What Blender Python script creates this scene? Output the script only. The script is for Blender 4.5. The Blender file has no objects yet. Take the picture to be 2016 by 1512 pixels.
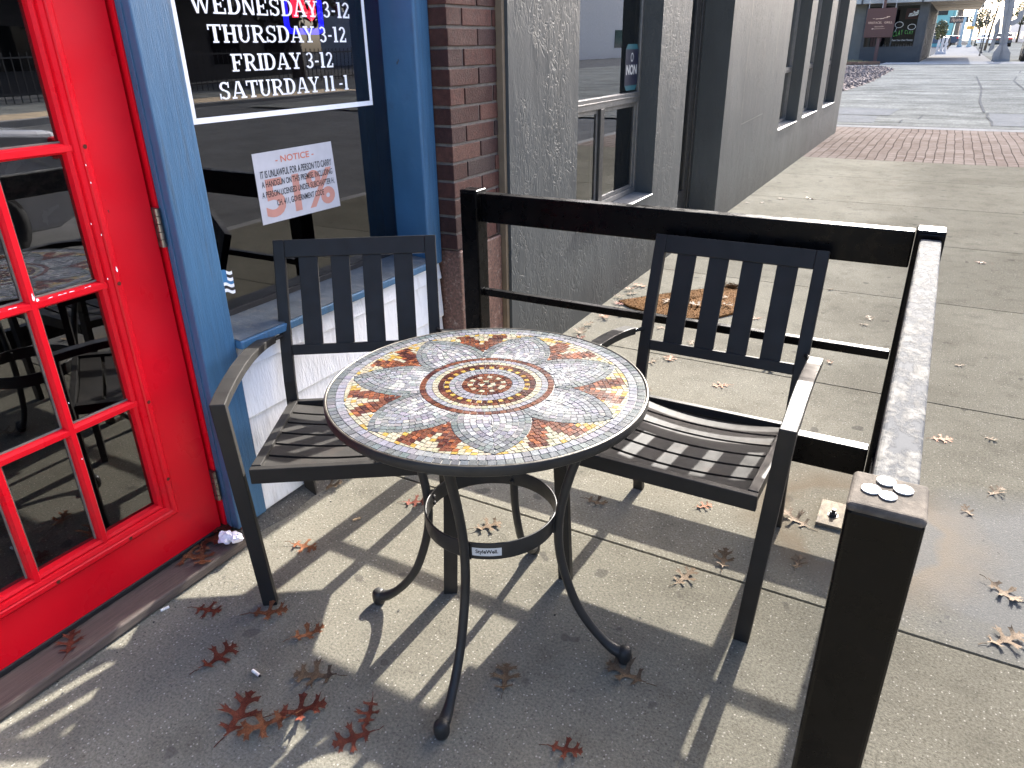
import bpy, bmesh, math, random
from mathutils import Vector, Matrix, noise as mnoise
from mathutils.geometry import delaunay_2d_cdt
random.seed(7)
R = math.radians
SC = bpy.context.scene
COL = SC.collection

# ------------------------------------------------------------------ camera
cam_d = bpy.data.cameras.new('camera')
cam = bpy.data.objects.new('camera', cam_d)
COL.objects.link(cam)
SC.camera = cam
cam_d.sensor_fit = 'HORIZONTAL'
cam_d.sensor_width = 36.0
cam_d.lens = 36.0 * 1435.03 / 2016.0
cam_d.clip_start = 0.05
cam_d.clip_end = 3000
PITCH, YAW, ROLL = 0.432460635, -0.514707855, -0.0172895840
cp, sp, cy_, sy_ = math.cos(PITCH), math.sin(PITCH), math.cos(YAW), math.sin(YAW)
fwd = Vector((sy_ * cp, cy_ * cp, -sp))
rt = Vector((cy_, -sy_, 0))
up = rt.cross(fwd)
rt2 = rt * math.cos(ROLL) + up * math.sin(ROLL)
up2 = -rt * math.sin(ROLL) + up * math.cos(ROLL)
cam.matrix_world = Matrix(((rt2.x, up2.x, -fwd.x, 0), (rt2.y, up2.y, -fwd.y, 0),
                           (rt2.z, up2.z, -fwd.z, 1.38), (0, 0, 0, 1)))

# ------------------------------------------------------------------ light
SUN_EL, SUN_AZ = R(33.5), R(2.3)          # azimuth from +Y towards +X
world = bpy.data.worlds.new('World')
SC.world = world
world.use_nodes = True
wn = world.node_tree
bg = wn.nodes['Background']
sky = wn.nodes.new('ShaderNodeTexSky')
sky.sky_type = 'NISHITA'
sky.sun_disc = False
sky.sun_elevation = SUN_EL
sky.sun_rotation = SUN_AZ
sky.air_density = 0.55
sky.dust_density = 4.0
sky.ozone_density = 1.0
wn.links.new(sky.outputs[0], bg.inputs[0])
bg.inputs[1].default_value = 0.15
sun_d = bpy.data.lights.new('sun', 'SUN')
sun_d.energy = 4.6
sun_d.angle = R(0.7)
sun_d.color = (1.0, 0.96, 0.90)
sun = bpy.data.objects.new('sun', sun_d)
COL.objects.link(sun)
ldir = Vector((-math.sin(SUN_AZ) * math.cos(SUN_EL), -math.cos(SUN_AZ) * math.cos(SUN_EL), -math.sin(SUN_EL)))
sun.rotation_euler = ldir.to_track_quat('-Z', 'Y').to_euler()
sun.location = (2, 12, 12)
SC.view_settings.view_transform = 'Standard'
SC.view_settings.look = 'None'
SC.view_settings.gamma = 1
SC.view_settings.exposure = 2.62
SC.cycles.max_bounces = 8
SC.cycles.transparent_max_bounces = 12
SC.cycles.caustics_reflective = False
SC.cycles.caustics_refractive = False


# ------------------------------------------------------------------ helpers
def empty(name, loc=(0, 0, 0), rz=0, label=None, cat=None, group=None):
    o = bpy.data.objects.new(name, None)
    o.empty_display_size = 0.1
    COL.objects.link(o)
    o.location = loc
    o.rotation_euler = (0, 0, rz)
    return tag(o, label, cat, group)


def tag(o, label=None, cat=None, group=None, kind=None):
    if label: o['label'] = label
    if cat: o['category'] = cat
    if group: o['group'] = group
    if kind: o['kind'] = kind
    return o


def copy_tree(o, parent=None):
    c = o.copy()
    COL.objects.link(c)
    c.parent = parent
    for ch in list(o.children):
        copy_tree(ch, c)
    return c


class MB:
    def __init__(self):
        self.v, self.f, self.m, self.c = [], [], [], []

    def face(self, idx, mi=0, col=None):
        self.f.append(tuple(idx)); self.m.append(mi); self.c.append(col)

    def add(self, verts, faces, mi=0, col=None):
        b = len(self.v)
        self.v.extend([tuple(p) for p in verts])
        for fc in faces:
            self.face([b + i for i in fc], mi, col)

    def box(self, x0, x1, y0, y1, z0, z1, mi=0, M=None, col=None):
        p = [Vector(q) for q in ((x0, y0, z0), (x1, y0, z0), (x1, y1, z0), (x0, y1, z0),
                                 (x0, y0, z1), (x1, y0, z1), (x1, y1, z1), (x0, y1, z1))]
        if M: p = [M @ q for q in p]
        self.add(p, [(0, 3, 2, 1), (4, 5, 6, 7), (0, 1, 5, 4), (1, 2, 6, 5), (2, 3, 7, 6), (3, 0, 4, 7)], mi, col)
        return self

    def hexa(self, p, mi=0):
        self.add(p, [(0, 3, 2, 1), (4, 5, 6, 7), (0, 1, 5, 4), (1, 2, 6, 5), (2, 3, 7, 6), (3, 0, 4, 7)], mi)

    def prism(self, poly, fn0, fn1, mi=0):
        """polygon given as (u,v); fn0/fn1 map (u,v) to the two end caps"""
        n = len(poly)
        self.add([fn0(*q) for q in poly] + [fn1(*q) for q in poly],
                 [tuple(range(n - 1, -1, -1)), tuple(range(n, 2 * n))] +
                 [(i, (i + 1) % n, n + (i + 1) % n, n + i) for i in range(n)], mi)
        return self

    def ribbon(self, path, th, w, xs, mi=0):
        """flat bar bent in the local YZ plane. path [(y,z)], th thickness, w width in x, xs centre x per point"""
        n = len(path)
        vs = []
        for i in range(n):
            p = Vector(path[i])
            if i == 0: d0 = d1 = (Vector(path[1]) - p).normalized()
            elif i == n - 1: d0 = d1 = (p - Vector(path[i - 1])).normalized()
            else:
                d0 = (p - Vector(path[i - 1])).normalized(); d1 = (Vector(path[i + 1]) - p).normalized()
            n0 = Vector((-d0.y, d0.x)); n1 = Vector((-d1.y, d1.x))
            nn = (n0 + n1)
            nn.normalize()
            k = th / 2 / max(0.3, nn.dot(n0))
            for sx, sn in ((-1, -1), (1, -1), (1, 1), (-1, 1)):
                q = p + nn * (k * sn)
                vs.append((xs[i] + sx * w / 2, q.x, q.y))
        fs = [(0, 1, 2, 3)]
        for i in range(n - 1):
            a, b = 4 * i, 4 * i + 4
            for j in range(4):
                fs.append((a + j, b + j, b + (j + 1) % 4, a + (j + 1) % 4))
        e = 4 * (n - 1)
        fs.append((e + 3, e + 2, e + 1, e))
        self.add(vs, fs, mi)
        return self

    def tube(self, path, rad, n=12, mi=0, caps=True):
        path = [Vector(p) for p in path]
        if not isinstance(rad, (list, tuple)): rad = [rad] * len(path)
        rings = []
        t0 = (path[1] - path[0]).normalized()
        ref = Vector((0, 0, 1)) if abs(t0.z) < 0.9 else Vector((1, 0, 0))
        nrm = (ref - t0 * ref.dot(t0)).normalized()
        for i, p in enumerate(path):
            if i == 0: t = t0
            elif i == len(path) - 1: t = (p - path[i - 1]).normalized()
            else: t = (path[i + 1] - path[i - 1]).normalized()
            nrm = (nrm - t * nrm.dot(t)).normalized()
            bn = t.cross(nrm)
            rings.append([p + (nrm * math.cos(2 * math.pi * k / n) + bn * math.sin(2 * math.pi * k / n)) * rad[i] for k in range(n)])
        vs = [q for r in rings for q in r]
        fs = []
        for i in range(len(path) - 1):
            for k in range(n):
                fs.append((i * n + k, i * n + (k + 1) % n, (i + 1) * n + (k + 1) % n, (i + 1) * n + k))
        if caps:
            fs.append(tuple(range(n - 1, -1, -1)))
            fs.append(tuple((len(path) - 1) * n + k for k in range(n)))
        self.add(vs, fs, mi)
        return self

    def lathe(self, prof, n=48, c=(0, 0, 0), mi=0, M=None):
        vs = []
        for r, z in prof:
            for k in range(n):
                a = 2 * math.pi * k / n
                q = Vector((c[0] + r * math.cos(a), c[1] + r * math.sin(a), c[2] + z))
                vs.append(M @ q if M else q)
        fs = []
        for i in range(len(prof) - 1):
            for k in range(n):
                fs.append((i * n + k, i * n + (k + 1) % n, (i + 1) * n + (k + 1) % n, (i + 1) * n + k))
        self.add(vs, fs, mi)
        return self

    def build(self, name, mats, parent=None, bevel=0, seg=2, smooth=False, loc=None, tri=False):
        me = bpy.data.meshes.new(name)
        me.from_pydata(self.v, [], self.f)
        if not isinstance(mats, (list, tuple)): mats = [mats]
        for m_ in mats: me.materials.append(m_)
        me.polygons.foreach_set('material_index', self.m)
        if smooth: me.polygons.foreach_set('use_smooth', [True] * len(self.f))
        if any(c is not None for c in self.c):
            at = me.color_attributes.new('Col', 'FLOAT_COLOR', 'CORNER')
            for p in me.polygons:
                c = self.c[p.index] or (1, 1, 1)
                for li in p.loop_indices: at.data[li].color = (c[0], c[1], c[2], 1)
        me.update()
        o = bpy.data.objects.new(name, me)
        COL.objects.link(o)
        if parent: o.parent = parent
        if loc: o.location = loc
        if bevel:
            b = o.modifiers.new('bevel', 'BEVEL')
            b.width = bevel; b.segments = seg; b.limit_method = 'ANGLE'; b.angle_limit = R(40)
            b.harden_normals = False
        return o


def one(x0, x1, y0, y1, z0, z1, name, m, parent, bevel=0.002, M=None):
    return MB().box(x0, x1, y0, y1, z0, z1, M=M).build(name, m, parent, bevel)


def text_mesh(body, size, offset=0.0, extrude=0.0, align='CENTER'):
    cu = bpy.data.curves.new('lettering', 'FONT')
    cu.body = body; cu.size = size; cu.align_x = align; cu.align_y = 'CENTER'
    cu.offset = offset; cu.extrude = extrude; cu.resolution_u = 4
    ob = bpy.data.objects.new('lettering', cu)
    COL.objects.link(ob)
    bpy.context.view_layer.update()
    dg = bpy.context.evaluated_depsgraph_get()
    me = bpy.data.meshes.new_from_object(ob.evaluated_get(dg))
    bpy.data.objects.remove(ob)
    return me


def text_fit(mb, body, o, ux, uy, width=None, height=None, offset=0.0, mi=0, shear=0.0):
    """adds flat lettering centred on o; ux/uy are the reading and up directions"""
    me = text_mesh(body, 1.0, offset)
    xs = [v.co.x for v in me.vertices]; ys = [v.co.y for v in me.vertices]
    cx, cy = (min(xs) + max(xs)) / 2, (min(ys) + max(ys)) / 2
    w, h = max(xs) - min(xs), max(ys) - min(ys)
    kx = width / w if width else (height / h)
    ky = height / h if height else kx
    o, ux, uy = Vector(o), Vector(ux), Vector(uy)
    vs = []
    for v in me.vertices:
        yy = (v.co.y - cy) * ky
        vs.append(o + ux * ((v.co.x - cx) * kx + shear * yy) + uy * yy)
    mb.add(vs, [tuple(p.vertices) for p in me.polygons], mi)
    bpy.data.meshes.remove(me)


# ------------------------------------------------------------------ materials
ALB = 0.84        # every darker coat is a little deeper than its first estimate
PALE = {'white_vinyl', 'white_siding_paint', 'notice_paper', 'crumpled_paper', 'red_paint', 'cigarette_paper', 'red_neon', 'blue_neon', 'white_car_paint', 'hinge_steel', 'sticker_white', 'worn_nickel'}


def alb(name, col):
    k = 1.0 if name in PALE else ALB
    return tuple(c * k for c in col)


def _nt(name):
    m = bpy.data.materials.new(name)
    m.use_nodes = True
    nt = m.node_tree
    return m, nt, nt.nodes['Principled BSDF']


def N(nt, t, **kw):
    n = nt.nodes.new(t)
    for k, v in kw.items():
        if k.startswith('i_'):
            key = k[2:].replace('_', ' ')
            n.inputs[key].default_value = v
        else: setattr(n, k, v)
    return n


def mixc(nt, fac, a, b, mode='MIX'):
    n = nt.nodes.new('ShaderNodeMix')
    n.data_type = 'RGBA'; n.blend_type = mode
    for s, v in (('Factor', fac), ('A', a), ('B', b)):
        sock = n.inputs[0] if s == 'Factor' else (n.inputs[6] if s == 'A' else n.inputs[7])
        if hasattr(v, 'is_output'): nt.links.new(v, sock)
        else:
            sock.default_value = v if s == 'Factor' else (v[0], v[1], v[2], 1)
    return n.outputs[2]


def coords(nt, scale=(1, 1, 1), rot=(0, 0, 0), kind='Object'):
    tc = nt.nodes.new('ShaderNodeTexCoord')
    mp = nt.nodes.new('ShaderNodeMapping')
    mp.inputs['Scale'].default_value = scale
    mp.inputs['Rotation'].default_value = rot
    nt.links.new(tc.outputs[kind], mp.inputs[0])
    return mp.outputs[0]


def noise(nt, vec, scale, detail=3, rough=0.5, dist=0):
    n = N(nt, 'ShaderNodeTexNoise')
    n.inputs['Scale'].default_value = scale
    n.inputs['Detail'].default_value = detail
    n.inputs['Roughness'].default_value = rough
    n.inputs['Distortion'].default_value = dist
    nt.links.new(vec, n.inputs['Vector'])
    return n.outputs[0]


def ramp(nt, fac, stops):
    r = nt.nodes.new('ShaderNodeValToRGB')
    while len(r.color_ramp.elements) > 1: r.color_ramp.elements.remove(r.color_ramp.elements[-1])
    for i, (p, c) in enumerate(stops):
        if not isinstance(c, (tuple, list)): c = (c, c, c)
        e = r.color_ramp.elements[0] if i == 0 else r.color_ramp.elements.new(p)
        e.position = p; e.color = (c[0], c[1], c[2], 1)
    nt.links.new(fac, r.inputs[0])
    return r.outputs[0]


def math_(nt, op, a, b=None, clamp=False):
    n = nt.nodes.new('ShaderNodeMath'); n.operation = op; n.use_clamp = clamp
    for i, v in enumerate((a, b)):
        if v is None: continue
        if hasattr(v, 'is_output'): nt.links.new(v, n.inputs[i])
        else: n.inputs[i].default_value = v
    return n.outputs[0]


def bump(nt, b, h, dist=0.002, strength=1.0):
    n = nt.nodes.new('ShaderNodeBump')
    n.inputs['Distance'].default_value = dist
    n.inputs['Strength'].default_value = strength
    nt.links.new(h, n.inputs['Height'])
    nt.links.new(n.outputs[0], b.inputs['Normal'])


def paint(name, col, rough=0.45, var=0.12, vscale=6, bscale=80, bdist=0.0004, metal=0.0, spec=0.5, dirt=None, dscale=9, damount=0.6,
          stretch=(1, 1, 1), rvar=0.1, chips=None, cscale=30, cut=0.71):
    col = alb(name, col)
    m, nt, b = _nt(name)
    v = coords(nt, stretch)
    n1 = noise(nt, v, vscale, 5)
    lo = tuple(c * (1 - var) for c in col); hi = tuple(min(1, c * (1 + var)) for c in col)
    c = ramp(nt, n1, [(0.3, lo), (0.7, hi)])
    if dirt:
        d = noise(nt, v, dscale, 6, 0.65)
        c = mixc(nt, math_(nt, 'MULTIPLY', ramp(nt, d, [(0.56, 0), (0.7, 1)]), damount), c, dirt)
    if chips:
        cn = noise(nt, coords(nt, (1, 1, 0.6)), cscale, 4, 0.62)
        c = mixc(nt, ramp(nt, cn, [(cut, 0), (cut + 0.012, 1)]), c, chips)
    nt.links.new(c, b.inputs['Base Color'])
    r = ramp(nt, noise(nt, v, vscale * 2.3, 4), [(0.3, max(0.02, rough - rvar)), (0.7, min(1, rough + rvar))])
    nt.links.new(r, b.inputs['Roughness'])
    b.inputs['Metallic'].default_value = metal
    b.inputs['Specular IOR Level'].default_value = spec
    if bdist: bump(nt, b, noise(nt, v, bscale, 4, 0.6), bdist)
    return m


def flat(name, col, rough=0.5, emit=0.0):
    col = alb(name, col)
    m, nt, b = _nt(name)
    v = coords(nt)
    c = ramp(nt, noise(nt, v, 25, 3), [(0.3, tuple(x * 0.93 for x in col)), (0.7, tuple(min(1, x * 1.04) for x in col))])
    nt.links.new(c, b.inputs['Base Color'])
    b.inputs['Roughness'].default_value = rough
    if emit:
        b.inputs['Emission Color'].default_value = (*col, 1)
        b.inputs['Emission Strength'].default_value = emit
    return m


def concrete(name, c0, c1, patch=False, grain=1.0, stain=0.5, streak=False):
    c0, c1 = alb(name, c0), alb(name, c1)
    m, nt, b = _nt(name)
    v = coords(nt)
    big = noise(nt, v, 1.3, 6, 0.6)
    c = ramp(nt, big, [(0.3, c0), (0.7, c1)])
    if streak:
        st_ = noise(nt, coords(nt, (0.22, 1.3, 1)), 1.1, 6, 0.65)
        c = mixc(nt, 1.0, c, ramp(nt, st_, [(0.32, 0.68), (0.5, 1.0), (0.68, 1.28)]), 'MULTIPLY')
        ag = noise(nt, v, 22, 3, 0.8)
        c = mixc(nt, 1.0, c, ramp(nt, ag, [(0.3, 0.62), (0.5, 1.0), (0.7, 1.4)]), 'MULTIPLY')
    mid = noise(nt, v, 7.0, 6, 0.7)
    c = mixc(nt, math_(nt, 'MULTIPLY', ramp(nt, mid, [(0.50, 0), (0.72, 1)]), stain), c, tuple(x * 0.58 for x in c0))
    fine = noise(nt, v, 150, 3, 0.7)
    c = mixc(nt, 1.0, c, ramp(nt, fine, [(0.28, 0.60), (0.5, 1.02), (0.72, 1.36)]), 'MULTIPLY')
    vo = N(nt, 'ShaderNodeTexVoronoi'); vo.inputs['Scale'].default_value = 130
    nt.links.new(v, vo.inputs['Vector'])
    sel = N(nt, 'ShaderNodeSeparateColor'); nt.links.new(vo.outputs['Color'], sel.inputs[0])
    near = ramp(nt, vo.outputs['Distance'], [(0.18, 1), (0.34, 0)])
    keep = ramp(nt, sel.outputs[0], [(0.80, 0), (0.84, 1)])
    fl = math_(nt, 'MULTIPLY', near, keep)
    c = mixc(nt, math_(nt, 'MULTIPLY', fl, 0.75), c, (0.46, 0.43, 0.37))
    keepd = ramp(nt, sel.outputs[1], [(0.86, 0), (0.9, 1)])
    c = mixc(nt, math_(nt, 'MULTIPLY', math_(nt, 'MULTIPLY', near, keepd), 0.7), c, (0.07, 0.06, 0.05))
    rough = 0.85
    b.inputs['Specular IOR Level'].default_value = 0.0
    b.inputs['Diffuse Roughness'].default_value = 0.8
    if patch:
        sx = N(nt, 'ShaderNodeSeparateXYZ'); nt.links.new(v, sx.inputs[0])
        dx = math_(nt, 'SUBTRACT', sx.outputs[0], 0.42); dy = math_(nt, 'SUBTRACT', sx.outputs[1], 2.10)
        d = math_(nt, 'SQRT', math_(nt, 'ADD', math_(nt, 'MULTIPLY', dx, dx), math_(nt, 'MULTIPLY', dy, dy)))
        d = math_(nt, 'ADD', d, math_(nt, 'MULTIPLY', math_(nt, 'SUBTRACT', noise(nt, v, 3.0, 4), 0.5), 0.5))
        msk = math_(nt, 'MULTIPLY', ramp(nt, d, [(0.30, 1), (0.48, 0)]), math_(nt, 'GREATER_THAN', sx.outputs[1], 1.732))
        rg = ramp(nt, msk, [(0, 0.85), (1, 0.55)])
        nt.links.new(ramp(nt, msk, [(0, 0.0), (1, 0.014)]), b.inputs['Specular IOR Level'])
        wx_ = math_(nt, 'ADD', sx.outputs[0], math_(nt, 'MULTIPLY', math_(nt, 'SUBTRACT', noise(nt, v, 1.1, 4), 0.5), 0.9))
        wnz = N(nt, 'ShaderNodeTexWhiteNoise'); wnz.noise_dimensions = '1D'
        nt.links.new(math_(nt, 'FLOOR', math_(nt, 'DIVIDE', math_(nt, 'ADD', sx.outputs[1], 1.27), 1.4955)), wnz.inputs['W'])
        c = mixc(nt, 1.0, c, ramp(nt, wnz.outputs[0], [(0, 0.93), (1, 1.08)]), 'MULTIPLY')
        gum = ramp(nt, noise(nt, v, 11, 2, 0.4), [(0.70, 0), (0.725, 0.55)])
        c = mixc(nt, gum, c, (0.07, 0.065, 0.058))
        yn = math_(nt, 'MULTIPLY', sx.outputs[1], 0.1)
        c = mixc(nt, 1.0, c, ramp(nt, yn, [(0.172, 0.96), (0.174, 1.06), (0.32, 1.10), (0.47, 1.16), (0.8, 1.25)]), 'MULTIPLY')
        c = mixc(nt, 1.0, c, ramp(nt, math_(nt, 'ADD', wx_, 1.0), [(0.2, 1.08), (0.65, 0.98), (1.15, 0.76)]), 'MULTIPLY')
        nt.links.new(rg, b.inputs['Roughness'])
        c = mixc(nt, math_(nt, 'MULTIPLY', msk, 0.65), c, (0.078, 0.082, 0.088))
        # rust ring round the post foot
        dx2 = math_(nt, 'SUBTRACT', sx.outputs[0], 0.02); dy2 = math_(nt, 'SUBTRACT', sx.outputs[1], 2.17)
        d2 = math_(nt, 'SQRT', math_(nt, 'ADD', math_(nt, 'MULTIPLY', dx2, dx2), math_(nt, 'MULTIPLY', dy2, dy2)))
        d2 = math_(nt, 'ADD', d2, math_(nt, 'MULTIPLY', math_(nt, 'SUBTRACT', noise(nt, v, 9.0, 4), 0.5), 0.12))
        ring = ramp(nt, d2, [(0.16, 0.15), (0.21, 0.1), (0.245, 0.75), (0.30, 0.45), (0.40, 0)])
        c = mixc(nt, ring, c, (0.15, 0.12, 0.085))
    else:
        b.inputs['Roughness'].default_value = rough
    nt.links.new(c, b.inputs['Base Color'])
    h = math_(nt, 'ADD', math_(nt, 'MULTIPLY', fine, 0.7), math_(nt, 'MULTIPLY', noise(nt, v, 420, 2), 0.4))
    bump(nt, b, h, 0.0035 * grain, 0.75)
    return m


def stucco():
    m, nt, b = _nt('grey_stucco')
    v = coords(nt, (1, 1, 0.55))
    c = ramp(nt, noise(nt, coords(nt, (1, 1, 0.3)), 2.2, 7, 0.65), [(0.25, (0.050, 0.054, 0.0535)), (0.5, (0.063, 0.068, 0.0672)), (0.75, (0.077, 0.082, 0.081))])
    streak = noise(nt, coords(nt, (1, 9, 0.35)), 2.0, 5, 0.6)
    c = mixc(nt, math_(nt, 'MULTIPLY', ramp(nt, streak, [(0.5, 0), (0.75, 1)]), 0.35), c, (0.028, 0.03, 0.03))
    sz = N(nt, 'ShaderNodeSeparateXYZ'); nt.links.new(coords(nt), sz.inputs[0])
    hz = math_(nt, 'ADD', sz.outputs[2], math_(nt, 'MULTIPLY', math_(nt, 'SUBTRACT', noise(nt, coords(nt, (1, 1.5, 0.5)), 3, 5), 0.5), 0.35))
    c = mixc(nt, ramp(nt, hz, [(0.0, 0.55), (0.13, 0.35), (0.34, 0.0)]), c, (0.034, 0.033, 0.030))
    nt.links.new(c, b.inputs['Base Color'])
    b.inputs['Roughness'].default_value = 0.55
    n1 = noise(nt, v, 20, 3, 0.5, 1.6)
    rid = math_(nt, 'ABSOLUTE', math_(nt, 'SUBTRACT', n1, 0.5))
    r1 = ramp(nt, rid, [(0.0, 0.0), (0.05, 0.85), (0.16, 1)])
    pat = ramp(nt, noise(nt, v, 5, 3), [(0.36, 0.15), (0.56, 1)])
    n2 = noise(nt, v, 70, 4, 0.6)
    h = math_(nt, 'ADD', math_(nt, 'MULTIPLY', r1, pat), math_(nt, 'MULTIPLY', n2, 0.25))
    b.inputs['Specular IOR Level'].default_value = 0.12
    b.inputs['Diffuse Roughness'].default_value = 0.5
    bump(nt, b, h, 0.0024, 0.8)
    return m


def attr_mat(name, rough, bscale, bdist, var=0.15, spec=0.5, rvar=0.1, marb=40):
    m, nt, b = _nt(name)
    a = N(nt, 'ShaderNodeVertexColor'); a.layer_name = 'Col'
    v = coords(nt)
    k = ramp(nt, noise(nt, v, marb, 5, 0.65), [(0.3, (1 - var) * ALB), (0.7, (1 + var) * ALB)])
    c = mixc(nt, 1.0, a.outputs[0], k, 'MULTIPLY')
    nt.links.new(c, b.inputs['Base Color'])
    r = ramp(nt, noise(nt, v, 14, 4), [(0.3, max(0.02, rough - rvar)), (0.7, rough + rvar)])
    nt.links.new(r, b.inputs['Roughness'])
    b.inputs['Specular IOR Level'].default_value = spec
    if bdist: bump(nt, b, noise(nt, v, bscale, 4, 0.6), bdist)
    return m


def glass_mat(name, tint=(0.55, 0.58, 0.57), ior=1.75):
    m, nt, b = _nt(name)
    nt.nodes.remove(b)
    out = nt.nodes['Material Output']
    tr = N(nt, 'ShaderNodeBsdfTransparent'); tr.inputs[0].default_value = (*tint, 1)
    gl = N(nt, 'ShaderNodeBsdfGlossy'); gl.inputs['Roughness'].default_value = 0.0
    gl.inputs[0].default_value = (0.95, 0.97, 1, 1)
    bp = N(nt, 'ShaderNodeBump'); bp.inputs['Distance'].default_value = 0.004; bp.inputs['Strength'].default_value = 0.12
    nt.links.new(noise(nt, coords(nt), 2.2, 2), bp.inputs['Height'])
    nt.links.new(bp.outputs[0], gl.inputs['Normal'])
    fr = N(nt, 'ShaderNodeFresnel'); fr.inputs[0].default_value = ior
    mx = N(nt, 'ShaderNodeMixShader')
    nt.links.new(fr.outputs[0], mx.inputs[0]); nt.links.new(tr.outputs[0], mx.inputs[1]); nt.links.new(gl.outputs[0], mx.inputs[2])
    nt.links.new(mx.outputs[0], out.inputs[0])
    return m


def clear_mat():
    m, nt, b = _nt('pane_edge')
    nt.nodes.remove(b)
    tr = N(nt, 'ShaderNodeBsdfTransparent'); tr.inputs[0].default_value = (0.97, 0.98, 0.97, 1)
    nt.links.new(tr.outputs[0], nt.nodes['Material Output'].inputs[0])
    return m


def worn_top(name, base, wear, rough=0.28, lo=0.42, hi=0.58, scale=22, wr=0.42, spec=0.6):
    m, nt, b = _nt(name)
    v = coords(nt, (1, 0.6, 1))
    n1 = noise(nt, v, scale, 7, 0.7)
    msk = ramp(nt, n1, [(lo, 0), (hi, 1)])
    c2 = ramp(nt, noise(nt, v, scale * 2.1, 5), [(0.3, tuple(x * 0.55 for x in wear)), (0.7, wear)])
    nt.links.new(mixc(nt, msk, base, c2), b.inputs['Base Color'])
    nt.links.new(ramp(nt, msk, [(0, rough), (1, wr)]), b.inputs['Roughness'])
    b.inputs['Specular IOR Level'].default_value = spec
    bump(nt, b, math_(nt, 'ADD', msk, math_(nt, 'MULTIPLY', noise(nt, v, 120, 4), 0.5)), 0.0008)
    return m


M = {}
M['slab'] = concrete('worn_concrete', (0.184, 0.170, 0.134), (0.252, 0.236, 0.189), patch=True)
M['joint'] = flat('dark_joint', (0.02, 0.018, 0.015), 0.9)
M['farwalk'] = concrete('pale_concrete', (0.30, 0.295, 0.28), (0.38, 0.37, 0.355))
M['lip'] = concrete('rough_mortar', (0.12, 0.105, 0.085), (0.19, 0.175, 0.15), grain=2.5)
M['asphalt'] = concrete('bleached_asphalt', (0.185, 0.187, 0.170), (0.300, 0.301, 0.276), grain=1.5, streak=True)
M['asphalt_dark'] = concrete('street_asphalt', (0.13, 0.13, 0.128), (0.20, 0.20, 0.197), grain=1.5)
M['stucco'] = stucco()
M['red'] = paint('red_paint', (0.70, 0.0045, 0.015), 0.38, 0.10, 3, 120, 0.0004, spec=0.25, dirt=(0.36, 0.035, 0.035), dscale=2.2, damount=0.45, rvar=0.16, chips=(0.20, 0.02, 0.02), cscale=26, cut=0.745)
M['red_dark'] = paint('red_gasket', (0.10, 0.004, 0.008), 0.6)
M['blue'] = paint('blue_paint', (0.053, 0.152, 0.275), 0.44, 0.13, 6, 42, 0.0016, stretch=(1, 11, 0.7), dirt=(0.045, 0.06, 0.075), dscale=4, damount=0.5, chips=(0.04, 0.05, 0.055), cscale=34, cut=0.72)
M['white_sid'] = paint('white_siding_paint', (0.87, 0.875, 0.88), 0.5, 0.03, 5, 22, 0.003, stretch=(1, 5, 1.0), dirt=(0.30, 0.27, 0.24), dscale=6, damount=0.35)
M['sill_top'] = paint('peeling_sill_paint', (0.0792, 0.099, 0.1188), 0.6, 0.2, 14, 90, 0.001, dirt=(0.17, 0.165, 0.15), dscale=18, damount=0.7)
M['brick'] = attr_mat('brick_face', 0.75, 140, 0.0035, 0.35, 0.3, 0.08, marb=55)
M['mortar'] = paint('mortar', (0.1637, 0.1438, 0.1215), 0.9, 0.25, 30, 160, 0.003)
M['granite'] = paint('red_granite', (0.1339, 0.06696, 0.0496), 0.55, 0.55, 95, 200, 0.001, dirt=(0.4, 0.33, 0.28), dscale=60, damount=0.5)
M['tan_wood'] = paint('tan_trim_paint', (0.1674, 0.124, 0.0775), 0.7, 0.15, 12, 60, 0.001)
M['thresh'] = paint('weathered_wood', (0.1073, 0.08125, 0.06825), 0.75, 0.3, 9, 40, 0.002, stretch=(26, 0.8, 26), dirt=(0.03, 0.024, 0.02), dscale=7, damount=0.7)
M['rubber'] = paint('black_rubber', (0.012, 0.012, 0.014), 0.55)
M['steel'] = paint('hinge_steel', (0.224, 0.203, 0.182), 0.35, 0.25, 30, metal=0.9, dirt=(0.14, 0.07, 0.04), dscale=40)
M['chair'] = paint('bronze_grey_powder_coat', (0.0245, 0.0230, 0.0212), 0.44, 0.12, 12, 400, 0.00012, spec=0.13)
M['chair_seat'] = paint('weathered_seat_coat', (0.032, 0.0302, 0.028), 0.44, 0.2, 10, 260, 0.00025, spec=0.07, dirt=(0.045, 0.031, 0.024), dscale=8, damount=0.35)
M['table_metal'] = paint('dark_table_metal', (0.0265, 0.0258, 0.0248), 0.42, 0.15, 20, 300, 0.0003, spec=0.2)
M['rim'] = paint('bronze_rim_metal', (0.078, 0.069, 0.054), 0.38, 0.35, 24, 200, 0.0003, metal=0.4)
M['rail'] = paint('black_gloss_paint', (0.0017, 0.0017, 0.0022), 0.30, 0.3, 12, 90, 0.0004, spec=0.09, dirt=(0.012, 0.0065, 0.005), dscale=14, damount=0.3)
M['rail_worn_sheen'] = worn_top('worn_rail_painted_sheen', (0.050, 0.053, 0.058), (0.150, 0.147, 0.140), 0.6, 0.44, 0.58, 40, 0.75, 0.012)  # worn mottling; its pale greys also paint in the sun's glint
M['cap_worn'] = worn_top('worn_post_cap', (0.036, 0.032, 0.028), (0.108, 0.094, 0.080), 0.8, 0.3, 0.6, 30, 0.9, 0.08)
M['coin'] = paint('worn_nickel', (0.50, 0.48, 0.44), 0.5, 0.2, 90, 500, 0.0004, metal=0.15)
M['plate'] = worn_top('rusty_plate', (0.07, 0.06, 0.05), (0.19, 0.165, 0.13), 0.6, 0.35, 0.6, 30, 0.85, 0.03)
M['tiles'] = attr_mat('glass_mosaic', 0.24, 200, 0.0006, 0.20, 0.28, 0.12, marb=120)
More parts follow.
